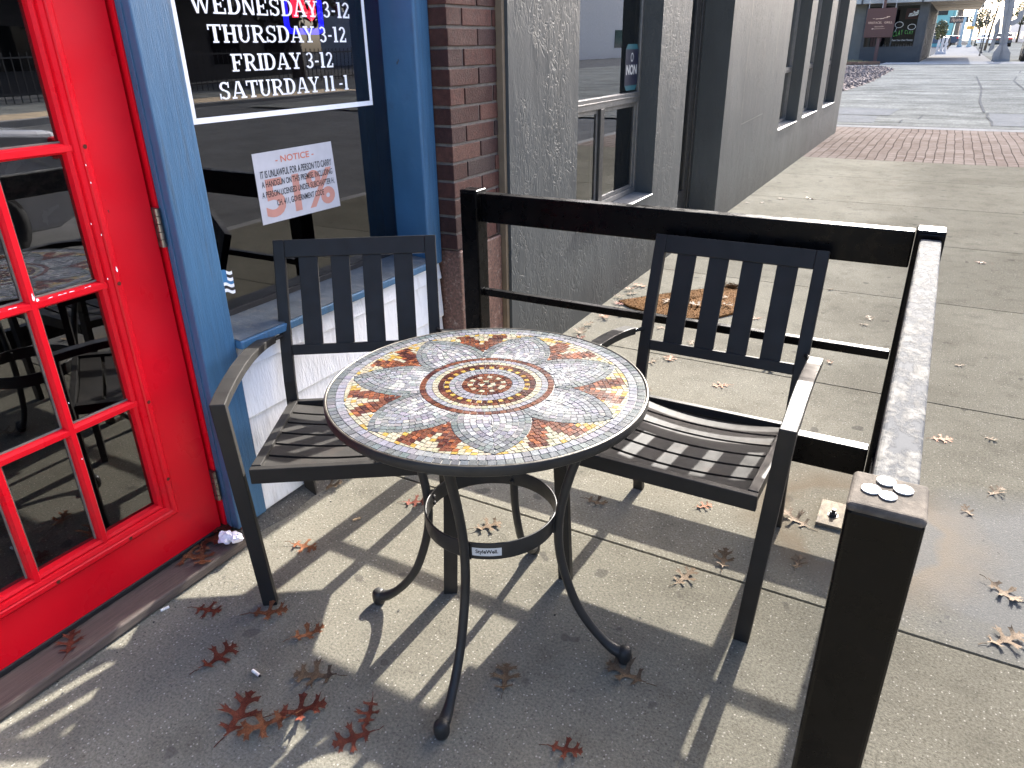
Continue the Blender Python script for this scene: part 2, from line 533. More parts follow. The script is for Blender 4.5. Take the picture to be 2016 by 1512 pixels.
M['grout'] = paint('grout', (0.24, 0.231, 0.21), 0.8, 0.25, 40, 300, 0.0006)
M['glass'] = glass_mat('dark_shop_glass', (0.42, 0.43, 0.43), 1.9)
M['glass_door'] = glass_mat('door_glass', (0.40, 0.41, 0.41), 2.35)
M['glass_grey'] = glass_mat('office_glass', (0.45, 0.47, 0.47), 3.0)
M['pane_edge'] = clear_mat()
M['putty'] = paint('old_putty', (0.20, 0.185, 0.15), 0.8, 0.3, 40)
M['interior'] = flat('dim_interior', (0.018, 0.018, 0.02), 0.9)
M['interior_grey'] = flat('office_interior', (0.08, 0.08, 0.075), 0.9)
M['vinyl'] = flat('white_vinyl', (0.93, 0.94, 0.96), 0.45)
M['paper'] = flat('notice_paper', (0.46, 0.46, 0.49), 0.7)
M['ink'] = flat('black_ink', (0.015, 0.015, 0.015), 0.7)
M['ink_red'] = flat('faded_red_ink', (0.62, 0.20, 0.13), 0.7)
M['ink_pink'] = flat('pale_red_ink', (0.58, 0.27, 0.21), 0.7)
M['neon_red'] = flat('red_neon', (1.0, 0.015, 0.04), 0.4, 0.9)
M['neon_blue'] = flat('blue_neon', (0.01, 0.01, 1.0), 0.4, 0.7)
M['alu'] = paint('grey_aluminium', (0.162, 0.159, 0.15), 0.38, 0.15, 20, metal=0.5)
M['alu_dark'] = paint('dark_bronze_frame', (0.025, 0.025, 0.024), 0.4, 0.2, 20)
M['navy'] = flat('navy_sticker', (0.006, 0.008, 0.026), 0.5)
M['teal'] = flat('teal_sticker', (0.015, 0.095, 0.115), 0.5)
M['stick_w'] = flat('sticker_white', (0.42, 0.42, 0.40), 0.5)
M['tissue'] = flat('crumpled_paper', (0.80, 0.78, 0.86), 0.8)
M['cig_paper'] = flat('cigarette_paper', (0.80, 0.78, 0.73), 0.8)
M['cig_tan'] = flat('cigarette_filter', (0.50, 0.36, 0.20), 0.8)
M['ash'] = flat('burnt_end', (0.03, 0.028, 0.026), 0.9)
M['coir'] = paint('coir', (0.08112, 0.039, 0.01248), 0.95, 0.14, 30, 240, 0.006, spec=0.05)
M['leaf0'] = paint('dark_red_leaf', (0.1205, 0.03374, 0.02088), 0.5, 0.4, 30, 60, 0.002, spec=0.08)
M['leaf1'] = paint('rust_leaf', (0.182, 0.0735, 0.035), 0.5, 0.45, 30, 60, 0.002, spec=0.08)
M['leaf2'] = paint('dry_tan_leaf', (0.1097, 0.07771, 0.05027), 0.6, 0.4, 30, 60, 0.002, spec=0.08)
M['label'] = flat('silver_label', (0.55, 0.56, 0.57), 0.4)

# ------------------------------------------------------------------ terrain profile
def sm(a, b, t):
    t = max(0, min(1, (t - a) / (b - a))); return t * t * (3 - 2 * t)


def zg(y):
    return -0.05 * sm(13, 15.6, y) + 0.35 * sm(16.5, 37, y) + 0.27 * sm(76, 110, y)


def sheet(name, x0, x1, y0, y1, off, m, nx=4, ny=40, kind='structure', offf=None):
    mb = MB()
    for j in range(ny + 1):
        y = y0 + (y1 - y0) * j / ny
        for i in range(nx + 1):
            o_ = offf(y) if offf else off
            mb.v.append((x0 + (x1 - x0) * i / nx, y, zg(y) + o_))
    for j in range(ny):
        for i in range(nx):
            a = j * (nx + 1) + i
            mb.face((a, a + 1, a + nx + 2, a + nx + 1))
    return tag(mb.build(name, m, smooth=True), kind=kind)


# ground to the horizon
gb = MB()
ys = [-200, -40, 0, 10, 12, 13, 14, 15, 15.6, 16.2] + [17 + i for i in range(22)] + [45, 60, 76] + [80 + 3 * i for i in range(11)] + [150, 300, 800, 1800]
xsg = [-900, -60, -20, -8, 0, 8, 20, 60, 900]
goff = lambda y: -0.14 + 0.11 * sm(11.5, 16.2, y)
for y in ys:
    for x in xsg: gb.v.append((x, y, zg(y) + goff(y)))
nxg = len(xsg)
for j in range(len(ys) - 1):
    for i in range(nxg - 1):
        a = j * nxg + i
        gb.face((a, a + 1, a + nxg + 1, a + nxg))
tag(gb.build('ground', M['asphalt_dark']), kind='structure')

# sidewalk slabs
joints = [-3.0, -1.27, 0.23, 1.732, 3.24, 4.70, 6.16, 7.66, 9.18, 10.69]
sb = MB()
for a, b_ in zip(joints[:-1], joints[1:]):
    sb.box(-1.9, 1.55, a + 0.005, b_ - 0.005, -0.12, 0.0)
tag(sb.build('sidewalk', M['slab']), kind='structure')
tag(MB().box(-1.88, 1.54, -2.99, 10.68, -0.13, -0.03).build('sidewalk_bed', M['joint']), kind='structure')
tag(MB().box(1.555, 1.70, -3, 13.0, -0.2, -0.004).build('kerb', M['farwalk'], bevel=0.015, seg=3), kind='structure')

# brick paving band, kerb strip, crossing road
def paver_mat():
    m, nt, b = _nt('clay_pavers')
    v = coords(nt)
    w = noise(nt, v, 1.6, 2)
    vv = N(nt, 'ShaderNodeVectorMath'); vv.operation = 'ADD'
    cmb = N(nt, 'ShaderNodeCombineXYZ')
    nt.links.new(math_(nt, 'MULTIPLY', math_(nt, 'SUBTRACT', w, 0.5), 0.05), cmb.inputs[0])
    nt.links.new(v, vv.inputs[0]); nt.links.new(cmb.outputs[0], vv.inputs[1])
    mp = N(nt, 'ShaderNodeMapping'); mp.inputs['Rotation'].default_value = (0, 0, R(90))
    nt.links.new(vv.outputs[0], mp.inputs[0])
    br = N(nt, 'ShaderNodeTexBrick')
    br.offset = 0.12; br.squash = 1.0
    br.inputs['Scale'].default_value = 1.0
    br.inputs['Brick Width'].default_value = 0.21
    br.inputs['Row Height'].default_value = 0.112
    br.inputs['Mortar Size'].default_value = 0.0065
    br.inputs['Mortar Smooth'].default_value = 0.2
    br.inputs['Color1'].default_value = (0.205, 0.164, 0.138, 1)
    br.inputs['Color2'].default_value = (0.262, 0.217, 0.186, 1)
    br.inputs['Mortar'].default_value = (0.095, 0.078, 0.066, 1)
    nt.links.new(mp.outputs[0], br.inputs['Vector'])
    c = mixc(nt, 1.0, br.outputs[0], ramp(nt, noise(nt, v, 9, 6, 0.7), [(0.3, 0.72), (0.7, 1.2)]), 'MULTIPLY')
    c = mixc(nt, ramp(nt, noise(nt, v, 0.9, 4), [(0.5, 0), (0.75, 0.5)]), c, (0.29, 0.25, 0.215))
    nt.links.new(c, b.inputs['Base Color'])
    b.inputs['Roughness'].default_value = 0.85
    b.inputs['Specular IOR Level'].default_value = 0.0
    b.inputs['Diffuse Roughness'].default_value = 0.8
    bump(nt, b, math_(nt, 'SUBTRACT', 1.0, br.outputs['Fac']), 0.006)
    return m


sheet('brick_pavement', -1.9, 1.55, 10.695, 15.45, -0.002, paver_mat(), 4, 40)
sheet('kerb_strip', -6, 1.9, 15.452, 15.85, 0.0, M['farwalk'], 4, 4)
sheet('crossing_road', -9, 14, 15.852, 44.2, 0.004, M['asphalt'], 8, 60)
sheet('road_apron', -3.3, 14, 44.202, 48.3, 0.012, M['farwalk'], 4, 6)
sheet('far_pavement', -1.72, 1.72, 48.302, 150, 0.016, M['farwalk'], 2, 60)
sheet('far_street', 1.78, 12, 48.302, 600, 0.004, M['asphalt'], 2, 90)
sheet('street', 1.72, 15.6, -60, 15.6, 0, M['asphalt_dark'], 3, 60, offf=lambda y: goff(y) + 0.006)

# asphalt patches (repaired rectangles with tarred seams)
pm = concrete('patch_asphalt', (0.22, 0.225, 0.22), (0.27, 0.27, 0.265), grain=1.5)
pb = MB()
def patch(poly):
    pb.add([(x, y, zg(y) + 0.009) for x, y in poly], [tuple(range(len(poly)))])
patch([(-2.4, 16.3), (-1.15, 16.35), (-1.2, 17.8), (-2.4, 17.9)])
patch([(-2.6, 18.1), (-1.0, 18.0), (-0.9, 19.6), (-2.6, 19.8)])
patch([(0.78, 16.4), (3.2, 16.3), (3.2, 18.9), (0.82, 19.0)])
tag(pb.build('asphalt_patch', pm), kind='structure')
sm_ = MB()
def seam(pts, w=0.035):
    for (xa, ya), (xb, yb) in zip(pts[:-1], pts[1:]):
        d = Vector((xb - xa, yb - ya)).normalized(); n = Vector((-d.y, d.x)) * w / 2
        sm_.add([(xa + n.x, ya + n.y, zg(ya) + 0.014), (xa - n.x, ya - n.y, zg(ya) + 0.014),
                 (xb - n.x, yb - n.y, zg(yb) + 0.014), (xb + n.x, yb + n.y, zg(yb) + 0.014)], [(0, 1, 2, 3)])
seam([(0.80, 16.35), (0.82, 17.2), (0.76, 18.2), (0.80, 19.05), (3.2, 18.95)], 0.04)
seam([(-2.4, 21.5), (-0.9, 21.7), (0.3, 21.4), (2.0, 21.8)], 0.03)
seam([(-2.2, 26.0), (-0.5, 26.3), (1.2, 25.9), (3.0, 26.4)], 0.05)
seam([(1.6, 19.1), (1.9, 23), (1.7, 29), (2.2, 35)], 0.05)
seam([(0.74, 19.2), (0.70, 22), (0.8, 26), (0.72, 31)], 0.05)
seam([(-0.72, 16.5), (-0.7, 17.1), (-0.42, 17.4), (-0.38, 18.2)], 0.03)
seam([(-3, 18.0), (-1.2, 17.95), (-0.4, 18.25), (0.1, 18.2)], 0.03)
seam([(-3, 36.4), (-1.8, 37.6), (0, 38.2), (2, 38.4), (6, 39)], 0.12)
tag(sm_.build('tar_seam', M['asphalt_dark']), kind='structure')

# opposite side of the street (seen mirrored in the windows)
tan = paint('dry_verge', (0.33, 0.25, 0.16), 0.9, 0.25, 3, 30, 0.01)
tag(MB().box(15.6, 15.9, -60, 90, -0.2, 0.02).build('opposite_kerb', M['farwalk'], bevel=0.02), kind='structure')
tag(MB().box(15.902, 17.8, -60, 90, -0.2, 0.015).build('verge', tan), kind='structure')
tag(MB().box(17.802, 24, -60, 90, -0.2, 0.012).build('opposite_pavement', M['asphalt']), kind='structure')


# ------------------------------------------------------------------ shop building (red door, blue trim, sign window)
XF = -1.65            # face of the blue posts
shop = empty('shop_building', (-1.66, 1.2, 0), 0, 'shopfront with red glazed door, blue trim, white siding and brick pier', 'building')


def P(o):              # parent keeping world coordinates
    o.parent = shop
    o.matrix_parent_inverse = Matrix.Translation(shop.location).inverted()
    return o


wallm = MB()
wallm.box(-1.90, -1.675, -6.0, 0.22, 0.0, 3.9)
wallm.box(-1.90, -1.675, 0.22, 2.37, 2.22, 3.9)
wallm.box(-1.90, -1.690, 1.315, 2.27, 0.0, 0.60)
wallm.box(-7.0, -6.8, -6.0, 2.72, 0, 3.9)
wallm.box(-6.8, -1.90, 2.42, 2.72, 0, 3.9)
wallm.box(-6.8, -1.90, -6.0, -5.8, 0, 3.9)
P(wallm.build('wall', M['blue']))
P(MB().box(-7.1, -1.60, -6.1, 2.72, 3.902, 4.1).build('roof', M['alu']))
inn = MB()
inn.box(-6.7, -1.92, -5.7, 2.40, -0.02, 0.01)
inn.box(-6.7, -6.6, -5.7, 2.40, 0.01, 3.88)
inn.box(-6.6, -1.92, 2.30, 2.40, 0.01, 3.88)
inn.box(-6.7, -1.92, -5.7, 2.40, 3.80, 3.88)
P(inn.build('interior', M['interior']))

# concrete lip under the frontage, threshold board
lip = MB()
nl = 40
pts = []
for i in range(nl + 1):
    y = 1.20 + (2.46 - 1.20) * i / nl
    xo = -1.628 + 0.018 * mnoise.noise(Vector((y * 9, 0, 3))) - 0.006
    pts.append((xo, y, 0.036 + 0.012 * mnoise.noise(Vector((y * 14, 5, 0)))))
for i in range(nl):
    (xa, ya, za), (xb, yb, zb_) = pts[i], pts[i + 1]
    lip.add([(-1.74, ya, za), (xa - 0.012, ya, za), (xa + 0.012, ya, -0.01), (-1.74, yb, zb_), (xb - 0.012, yb, zb_), (xb + 0.012, yb, -0.01)],
            [(0, 1, 4, 3), (1, 2, 5, 4)])
P(lip.build('footing', M['lip'], smooth=True))
P(MB().box(-1.80, -1.612, -1.2, 1.196, 0.004, 0.034).build('threshold', M['thresh'], bevel=0.006, seg=3))

# left post, its jamb strip and stop
P(one(-1.86, XF, 1.197, 1.311, 0.046, 2.218, 'door_post', M['blue'], None, 0.004))
P(one(-1.86, -1.699, 1.1905, 1.1968, 0.05, 2.218, 'jamb_stop', M['red'], None, 0.001))
P(one(-1.686, -1.676, 1.1935, 1.1969, 0.05, 2.218, 'jamb_bead', M['blue'], None, 0.001))
P(one(-1.86, XF, 0.222, 0.30, 0.036, 2.218, 'door_post', M['blue'], None, 0.004))
# right post
rp = MB()
rp.box(-1.86, XF, 2.277, 2.368, 0.60, 2.218)
P(rp.build('window_post', M['blue'], bevel=0.007, seg=3))
# header
P(one(-1.86, XF - 0.002, 0.302, 2.366, 2.10, 2.219, 'header', M['blue'], None, 0.003))

# siding: three lap boards
for z0, z1, lapx in ((0.044, 0.226, 0.004), (0.204, 0.392, 0.004), (0.370, 0.553, 0.004), (0.531, 0.603, 0.006)):
    mb = MB()
    ny_ = 60
    tt = (0.0, 0.035, 0.25, 0.5, 0.75, 1.0)
    for j in range(6):
        t = tt[j]
        for i in range(ny_ + 1):
            y = 1.313 + (2.366 - 1.313) * i / ny_
            g_ = 0.0008 * mnoise.noise(Vector((y * 40, t * 2, z0 * 30)))
            mb.v.append((-1.658 - 0.012 * t + g_ - (0.0032 if j == 0 else 0), y, z0 + (z1 - z0) * t))
    for j in range(5):
        for i in range(ny_):
            a = j * (ny_ + 1) + i
            mb.face((a, a + 1, a + ny_ + 2, a + ny_ + 1))
    b0 = len(mb.v)
    mb.add([(-1.680, 1.313, z0), (-1.661, 1.313, z0), (-1.661, 2.366, z0), (-1.680, 2.366, z0)], [(0, 3, 2, 1)])
    P(mb.build('siding_board', M['white_sid']))
# sill
s_ = MB()
s_.hexa([(-1.80, 1.313, 0.604), (-1.628, 1.313, 0.604), (-1.628, 2.276, 0.604), (-1.80, 2.276, 0.604),
         (-1.80, 1.313, 0.645), (-1.628, 1.313, 0.628), (-1.628, 2.276, 0.628), (-1.80, 2.276, 0.645)])
sl = P(s_.build('sill', M['blue'], bevel=0.003))
st_ = MB()
st_.hexa([(-1.80, 1.314, 0.6462), (-1.634, 1.314, 0.6297), (-1.634, 2.275, 0.6297), (-1.80, 2.275, 0.6462),
          (-1.80, 1.314, 0.6485), (-1.634, 1.314, 0.6318), (-1.634, 2.275, 0.6318), (-1.80, 2.275, 0.6485)])
P(st_.build('sill_top', M['sill_top']))

# sign window pane + rubber glazing
XG = -1.795
def pane(name, x, y0, y1, z0, z1, m, th=0.006):
    mb = MB()
    mb.add([(x, y0, z0), (x, y1, z0), (x, y1, z1), (x, y0, z1)], [(0, 1, 2, 3)], 0)
    mb.add([(x - th, y0, z0), (x - th, y1, z0), (x - th, y1, z1), (x - th, y0, z1)], [(3, 2, 1, 0)], 1)
    return mb.build(name, [m, M['pane_edge']])
wp = P(pane('window_pane', XG, 1.313, 2.276, 0.648, 2.10, M['glass']))
wg = MB()
wg.box(-1.80, -1.788, 1.313, 2.276, 0.6485, 0.664)
P(wg.build('glazing_strip', M['rubber']))
# white vinyl border and opening hours
vb = MB()
xv = XG + 0.0012
vb.box(XG + 0.0004, xv, 1.421, 1.435, 1.2165, 1.92)
vb.box(XG + 0.0004, xv, 2.181, 2.195, 1.2165, 1.92)
vb.box(XG + 0.0004, xv, 1.421, 2.195, 1.201, 1.2162)
bo = vb.build('sign_border', M['vinyl']); bo.parent = wp


class Slab:
    """slab-serif capitals built from strokes in a unit-height box"""
    T, t, S = 0.19, 0.10, 0.10

    def __init__(self): self.n = 0

    def glyph(self, ch):
        T, t, S = self.T, self.t, self.S
        P_ = []
        rect = lambda x0, y0, x1, y1: P_.append([(x0, y0), (x1, y0), (x1, y1), (x0, y1)])
        quad = lambda *p: P_.append(list(p))

        def arc(cx, cy, rx, ry, a0, a1, tx, ty, n=14):
            for i in range(n):
                a, b = R(a0 + (a1 - a0) * i / n), R(a0 + (a1 - a0) * (i + 1) / n)
                P_.append([(cx + rx * math.cos(a), cy + ry * math.sin(a)), (cx + rx * math.cos(b), cy + ry * math.sin(b)),
                           (cx + (rx - tx) * math.cos(b), cy + (ry - ty) * math.sin(b)), (cx + (rx - tx) * math.cos(a), cy + (ry - ty) * math.sin(a))])

        def stem(x, y0=0, y1=1, l=1, r=1, top=1, bot=1, w=None):
            w = w or T
            rect(x, y0 + (S if bot else 0), x + w, y1 - (S if top else 0))
            e = 0.075
            if bot: rect(x - (e if l else 0), y0, x + w + (e if r else 0), y0 + S)
            if top: rect(x - (e if l else 0), y1 - S, x + w + (e if r else 0), y1)
        W = 0.8
        if ch in 'EF':
            stem(.08); rect(.25, 1 - S, .70, 1); rect(.62, .70, .70, 1 - S); rect(.25, .46, .50, .46 + S); rect(.46, .36, .53, .64)
            if ch == 'E': rect(.25, 0, .74, S); rect(.66, S, .74, .32)
            else: rect(.25, 0, .42, S)
            W = .80 if ch == 'E' else .76
        elif ch == 'I': stem(.08); W = .34
        elif ch == 'H': stem(.08); stem(.58); rect(.25, .46, .58, .46 + S); W = .86
        elif ch == 'T':
            stem(.32, top=0); rect(.02, 1 - S, .79, 1); rect(.02, .70, .10, 1 - S); rect(.71, .70, .79, 1 - S); W = .82
        elif ch == 'N':
            stem(.08, r=1, w=.10); stem(.66, bot=0, w=.10); quad((.06, 1), (.26, 1), (.76, 0), (.58, 0)); W = .86
        elif ch == 'U':
            stem(.07, y0=.34, bot=0); stem(.60, y0=.34, bot=0, w=.10)
            arc(.385, .34, .315, .34, 180, 360, .15, S); W = .82
        elif ch == 'D':
            stem(.08, r=0); rect(.25, 1 - S, .40, 1); rect(.25, 0, .40, S); arc(.38, .5, .42, .5, -90, 90, T, S); W = .84
        elif ch == 'R':
            stem(.08); rect(.25, 1 - S, .44, 1); rect(.25, .44, .44, .44 + S); arc(.43, .72, .30, .28, -90, 90, .15, S)
            quad((.36, .44), (.54, .46), (.82, 0), (.62, 0)); rect(.80, 0, .88, S); W = .88
        elif ch == 'A':
            quad((.42, 1), (.58, 1), (.85, S), (.66, S)); quad((.36, .98), (.46, .98), (.20, S), (.10, S))
            rect(.22, .28, .68, .28 + .075); rect(0, 0, .30, S); rect(.56, 0, .94, S); rect(.34, .93, .56, 1); W = .92
        elif ch == 'Y':
            quad((.06, 1 - S), (.26, 1 - S), (.50, .42), (.34, .42)); quad((.62, 1 - S), (.72, 1 - S), (.50, .42), (.40, .42))
            rect(.34, S, .51, .44); rect(.22, 0, .63, S); rect(-.01, 1 - S, .34, 1); rect(.54, 1 - S, .84, 1); W = .84
        elif ch == 'W':
            quad((.06, 1 - S), (.25, 1 - S), (.44, 0), (.32, 0)); quad((.52, 1 - S), (.60, 1 - S), (.44, 0), (.36, 0))
            quad((.48, 1), (.64, 1), (.88, 0), (.76, 0)); quad((1.02, 1 - S), (1.11, 1 - S), (.89, 0), (.80, 0))
            rect(-.01, 1 - S, .34, 1); rect(.92, 1 - S, 1.2, 1); W = 1.2
        elif ch == 'S':
            arc(.36, .735, .30, .265, 30, 270, .15, S); arc(.36, .265, .31, .27, -150, 90, .16, S)
            rect(.58, .66, .66, .98); rect(.04, .02, .12, .34); W = .74
        elif ch == '3':
            arc(.30, .745, .24, .255, -90, 155, .13, S); arc(.30, .27, .28, .27, -155, 90, .15, S); rect(.22, .46, .32, .53); W = .66
        elif ch == '2':
            arc(.30, .72, .26, .28, -20, 165, .14, S); quad((.40, .64), (.545, .62), (.22, .10), (.04, .10)); rect(.04, 0, .58, .115); rect(.50, .115, .58, .27); W = .66
        elif ch == '1': stem(.15, r=1, l=1, top=0); rect(.07, 1 - S, .2, 1); W = .46
        elif ch == '-': rect(.03, .36, .30, .47); W = .34
        elif ch == ' ': W = .26
        return P_, W

    def line(self, mb, s, y0, y1, z0, h, x, gap=0.035, word=0):
        ws = [self.glyph(c) for c in s]
        tot = sum(w for _, w in ws) + gap * (len(s) - 1)
        k = (y1 - y0) / tot
        pen = 0
        cutp = s.index(' ')
        for ci, (ps, w) in enumerate(ws):
            for p in (ps if (ci > cutp) == bool(word) else []):
                self.n += 1
                dx = x + (self.n % 60) * 0.00003
                mb.add([(dx, y0 + (pen + u) * k, z0 + v * h) for u, v in p], [tuple(range(len(p)))])
            pen += w + gap


sl_ = Slab()
for s, y0, y1, z0 in (('TUESDAY 3-12', 1.52, 2.09, 1.548), ('WEDNESDAY 3-12', 1.478, 2.118, 1.4765), ('THURSDAY 3-12', 1.522, 2.089, 1.4045),
                      ('FRIDAY 3-12', 1.586, 2.013, 1.330), ('SATURDAY 11 -1', 1.526, 2.075, 1.2585)):
    for part_ in (0, 1):
        lm = MB()
        sl_.line(lm, s, y0, y1, z0, 0.046, XG + 0.0012, word=part_)
        lo = lm.build('day_lettering' if part_ == 0 else 'hours_lettering', M['vinyl']); lo.parent = wp

# small striped flag sticker
fs_ = MB()
fx = XG + 0.001
def wav(u): return 0.004 * math.sin(u * 6.0)
for k in range(7):
    n = 10
    for i in range(n):
        u0, u1 = i / n, (i + 1) / n
        y0, y1 = 1.418 + u0 * 0.042, 1.418 + u1 * 0.042
        zt = lambda u, kk: 0.789 - kk * 0.0098 - u * 0.008 + wav(u)
        mi = 1 if (k % 2 == 1) else 0
        if k == 3: mi = 2
        if u0 < 0.42 and k < 4: mi = 2
        fs_.add([(fx, y0, zt(u0, k + 1)), (fx, y1, zt(u1, k + 1)), (fx, y1, zt(u1, k)), (fx, y0, zt(u0, k))], [(0, 1, 2, 3)], mi)
fo = fs_.build('flag_sticker', [M['vinyl'], M['ink'], flat('sticker_blue', (0.05, 0.22, 0.45), 0.5)]); fo.parent = wp

# --- red door
XD = -1.71
door = empty('door', (XD, 1.185, 0.05)); P(door)
door['label'] = 'red painted door with small glass panes'
def D(o):
    o.parent = door
    o.matrix_parent_inverse = Matrix.Translation(Vector((XD, 1.185, 0.05))).inverted()
    return o
dy0, dy1, dz0, dz1 = 0.310, 1.180, 0.052, 2.09
gy0, gy1, gz0, gz1 = 0.487, 1.014, 0.222, 1.83    # glazed opening
df = MB()
df.box(XD - 0.045, XD, gy1 + 0.0, dy1, dz0, dz1)
df.box(XD - 0.045, XD, dy0, gy0, dz0, dz1)
df.box(XD - 0.045, XD, gy0, gy1, dz0, gz0)
df.box(XD - 0.045, XD, gy0, gy1, gz1, dz1)
D(df.build('door_leaf', M['red']))
# raised moulding ring round the glass: three stepped beads
def ring(mb, o0, o1, h0, h1):
    """mitred frame from offset o0 to o1 outside the opening, heights h0 (inner) h1 (outer)"""
    c = lambda o, x: [(x, gy0 - o, gz0 - o), (x, gy1 + o, gz0 - o), (x, gy1 + o, gz1 + o), (x, gy0 - o, gz1 + o)]
    a, b = c(o0, XD + h0), c(o1, XD + h1)
    for i in range(4):
        j = (i + 1) % 4
        mb.add([a[i], a[j], b[j], b[i]], [(3, 2, 1, 0)])
md = MB()
prof = [(-0.012, -0.016), (-0.010, 0.000), (-0.002, 0.004), (0.004, -0.001), (0.007, 0.006), (0.017, 0.0085), (0.019, 0.004), (0.024, 0.010), (0.034, 0.010), (0.041, 0.004), (0.043, -0.002)]
for (o0, h0), (o1, h1) in zip(prof[:-1], prof[1:]): ring(md, o0, o1, h0, h1)
D(md.build('moulding', M['red']))
ys_m = [0.661, 0.839]
zs_m = [0.546, 0.868, 1.189, 1.51]
def muntin_v(y):
    mb = MB()
    pr = [(-0.013, -0.018), (-0.011, -0.004), (-0.006, 0.004), (0.006, 0.004), (0.011, -0.004), (0.013, -0.018)]
    mb.prism(pr, lambda a, b: (XD + b, y + a, gz0 - 0.004), lambda a, b: (XD + b, y + a, gz1 + 0.004))
    return mb
def muntin_h(z):
    mb = MB()
    pr = [(-0.013, -0.0182), (-0.011, -0.0042), (-0.006, 0.0036), (0.006, 0.0036), (0.011, -0.0042), (0.013, -0.0182)]
    mb.prism(pr, lambda a, b: (XD + b, gy0 - 0.004, z + a), lambda a, b: (XD + b, gy1 + 0.004, z + a))
    return mb
for y in ys_m: D(muntin_v(y).build('muntin', M['red']))
for z in zs_m: D(muntin_h(z).build('muntin', M['red']))
yy = [gy0] + ys_m + [gy1]
zz = [gz0] + zs_m + [gz1]
for i in range(3):
    for j in range(5):
        a, b_ = yy[i] + (0.006 if i == 0 else 0.013), yy[i + 1] - (0.006 if i == 2 else 0.013)
        c_, d_ = zz[j] + (0.006 if j == 0 else 0.013), zz[j + 1] - (0.006 if j == 4 else 0.013)
        po = D(pane('door_pane', XD - 0.016, a - 0.003, b_ + 0.003, c_ - 0.003, d_ + 0.003, M['glass_door']))
        pt = MB()
        for q0, q1, r0, r1 in ((a - 0.003, a + 0.003, c_, d_), (b_ - 0.003, b_ + 0.003, c_, d_), (a + 0.003, b_ - 0.003, c_ - 0.003, c_ + 0.003)):
            pt.box(XD - 0.0158, XD - 0.012, q0, q1, r0, r1)
        D(pt.build('putty_bead', M['putty']))
# chips of bare primer on the mouldings
ch_ = MB()
rr = random.Random(3)
def chip(y, z, x, wy_, hz):
    n = 9
    ph = rr.random() * 9
    pts_ = []
    for k in range(n):
        a = 2 * math.pi * k / n
        q = 0.55 + 0.45 * mnoise.noise(Vector((math.cos(a) * 2 + ph, math.sin(a) * 2, ph)))+rr.uniform(-.15,.15)
        pts_.append((x, y + wy_ * q * math.cos(a), z + hz * q * math.sin(a)))
    ch_.add(pts_, [tuple(range(n))])
chip(0.842, 0.889, XD + 0.0046, 0.007, 0.014)
chip(0.850, 0.880, XD + 0.0047, 0.006, 0.006)
for y in (0.88, 0.905, 0.915, 0.93, 0.968, 0.975): chip(y, 0.876, XD + 0.0012, 0.012, 0.0025)
for y in (0.79, 0.765, 0.80): chip(y, 0.876, XD + 0.0012, 0.010, 0.0022)
chip(1.047, 0.90, XD + 0.0106, 0.005, 0.011)
chip(1.046, 0.905, XD + 0.0107, 0.003, 0.006)
for y, z in ((1.012, 1.02), (1.03, 0.99), (1.018, 0.885), (1.035, 1.15), (1.036, 1.11), (0.842, 0.47), (0.85, 0.62)): chip(y, z, XD + 0.0108 if y > 1 else XD + 0.0046, 0.0025, 0.004)
tag(D(ch_.build('paint_chips', M['vinyl'])), kind='stuff')
for y, z in [(1.044, z) for z in (1.19, 0.866, 0.54, 0.30)] + [(0.90, 0.193), (0.70, 0.193)]:
    sc_ = MB()
    sc_.lathe([(0.0, 0.0), (0.004, 0.0), (0.005, 0.0012), (0.0, 0.0013)], 10, M=Matrix.Translation((XD + 0.0095, y, z)) @ Matrix.Rotation(R(90), 4, 'Y'))
    D(sc_.build('screw', M['leaf0']))
# hinges, weather strip, sweep
for z in (0.975, 0.198, 1.84):
    hb = MB()
    hb.box(XD - 0.004, XD + 0.008, 1.1815, 1.1895, z - 0.05, z + 0.05)
    for k in range(5):
        za = z - 0.05 + k * 0.02
        hb.lathe([(0.0, 0), (0.0075, 0.0006), (0.0075, 0.0190), (0.0, 0.0196)], 12, c=(XD + 0.012, 1.1865, za))
    D(hb.build('hinge', M['steel']))
D(MB().box(XD - 0.044, XD - 0.022, 1.1803, 1.190, 0.06, 2.09).build('weather_strip', M['red_dark']))
sw = MB()
sw.box(XD - 0.04, XD + 0.004, dy0, 1.183, 0.0355, 0.0515)
D(sw.build('door_sweep', M['rubber'], bevel=0.003))

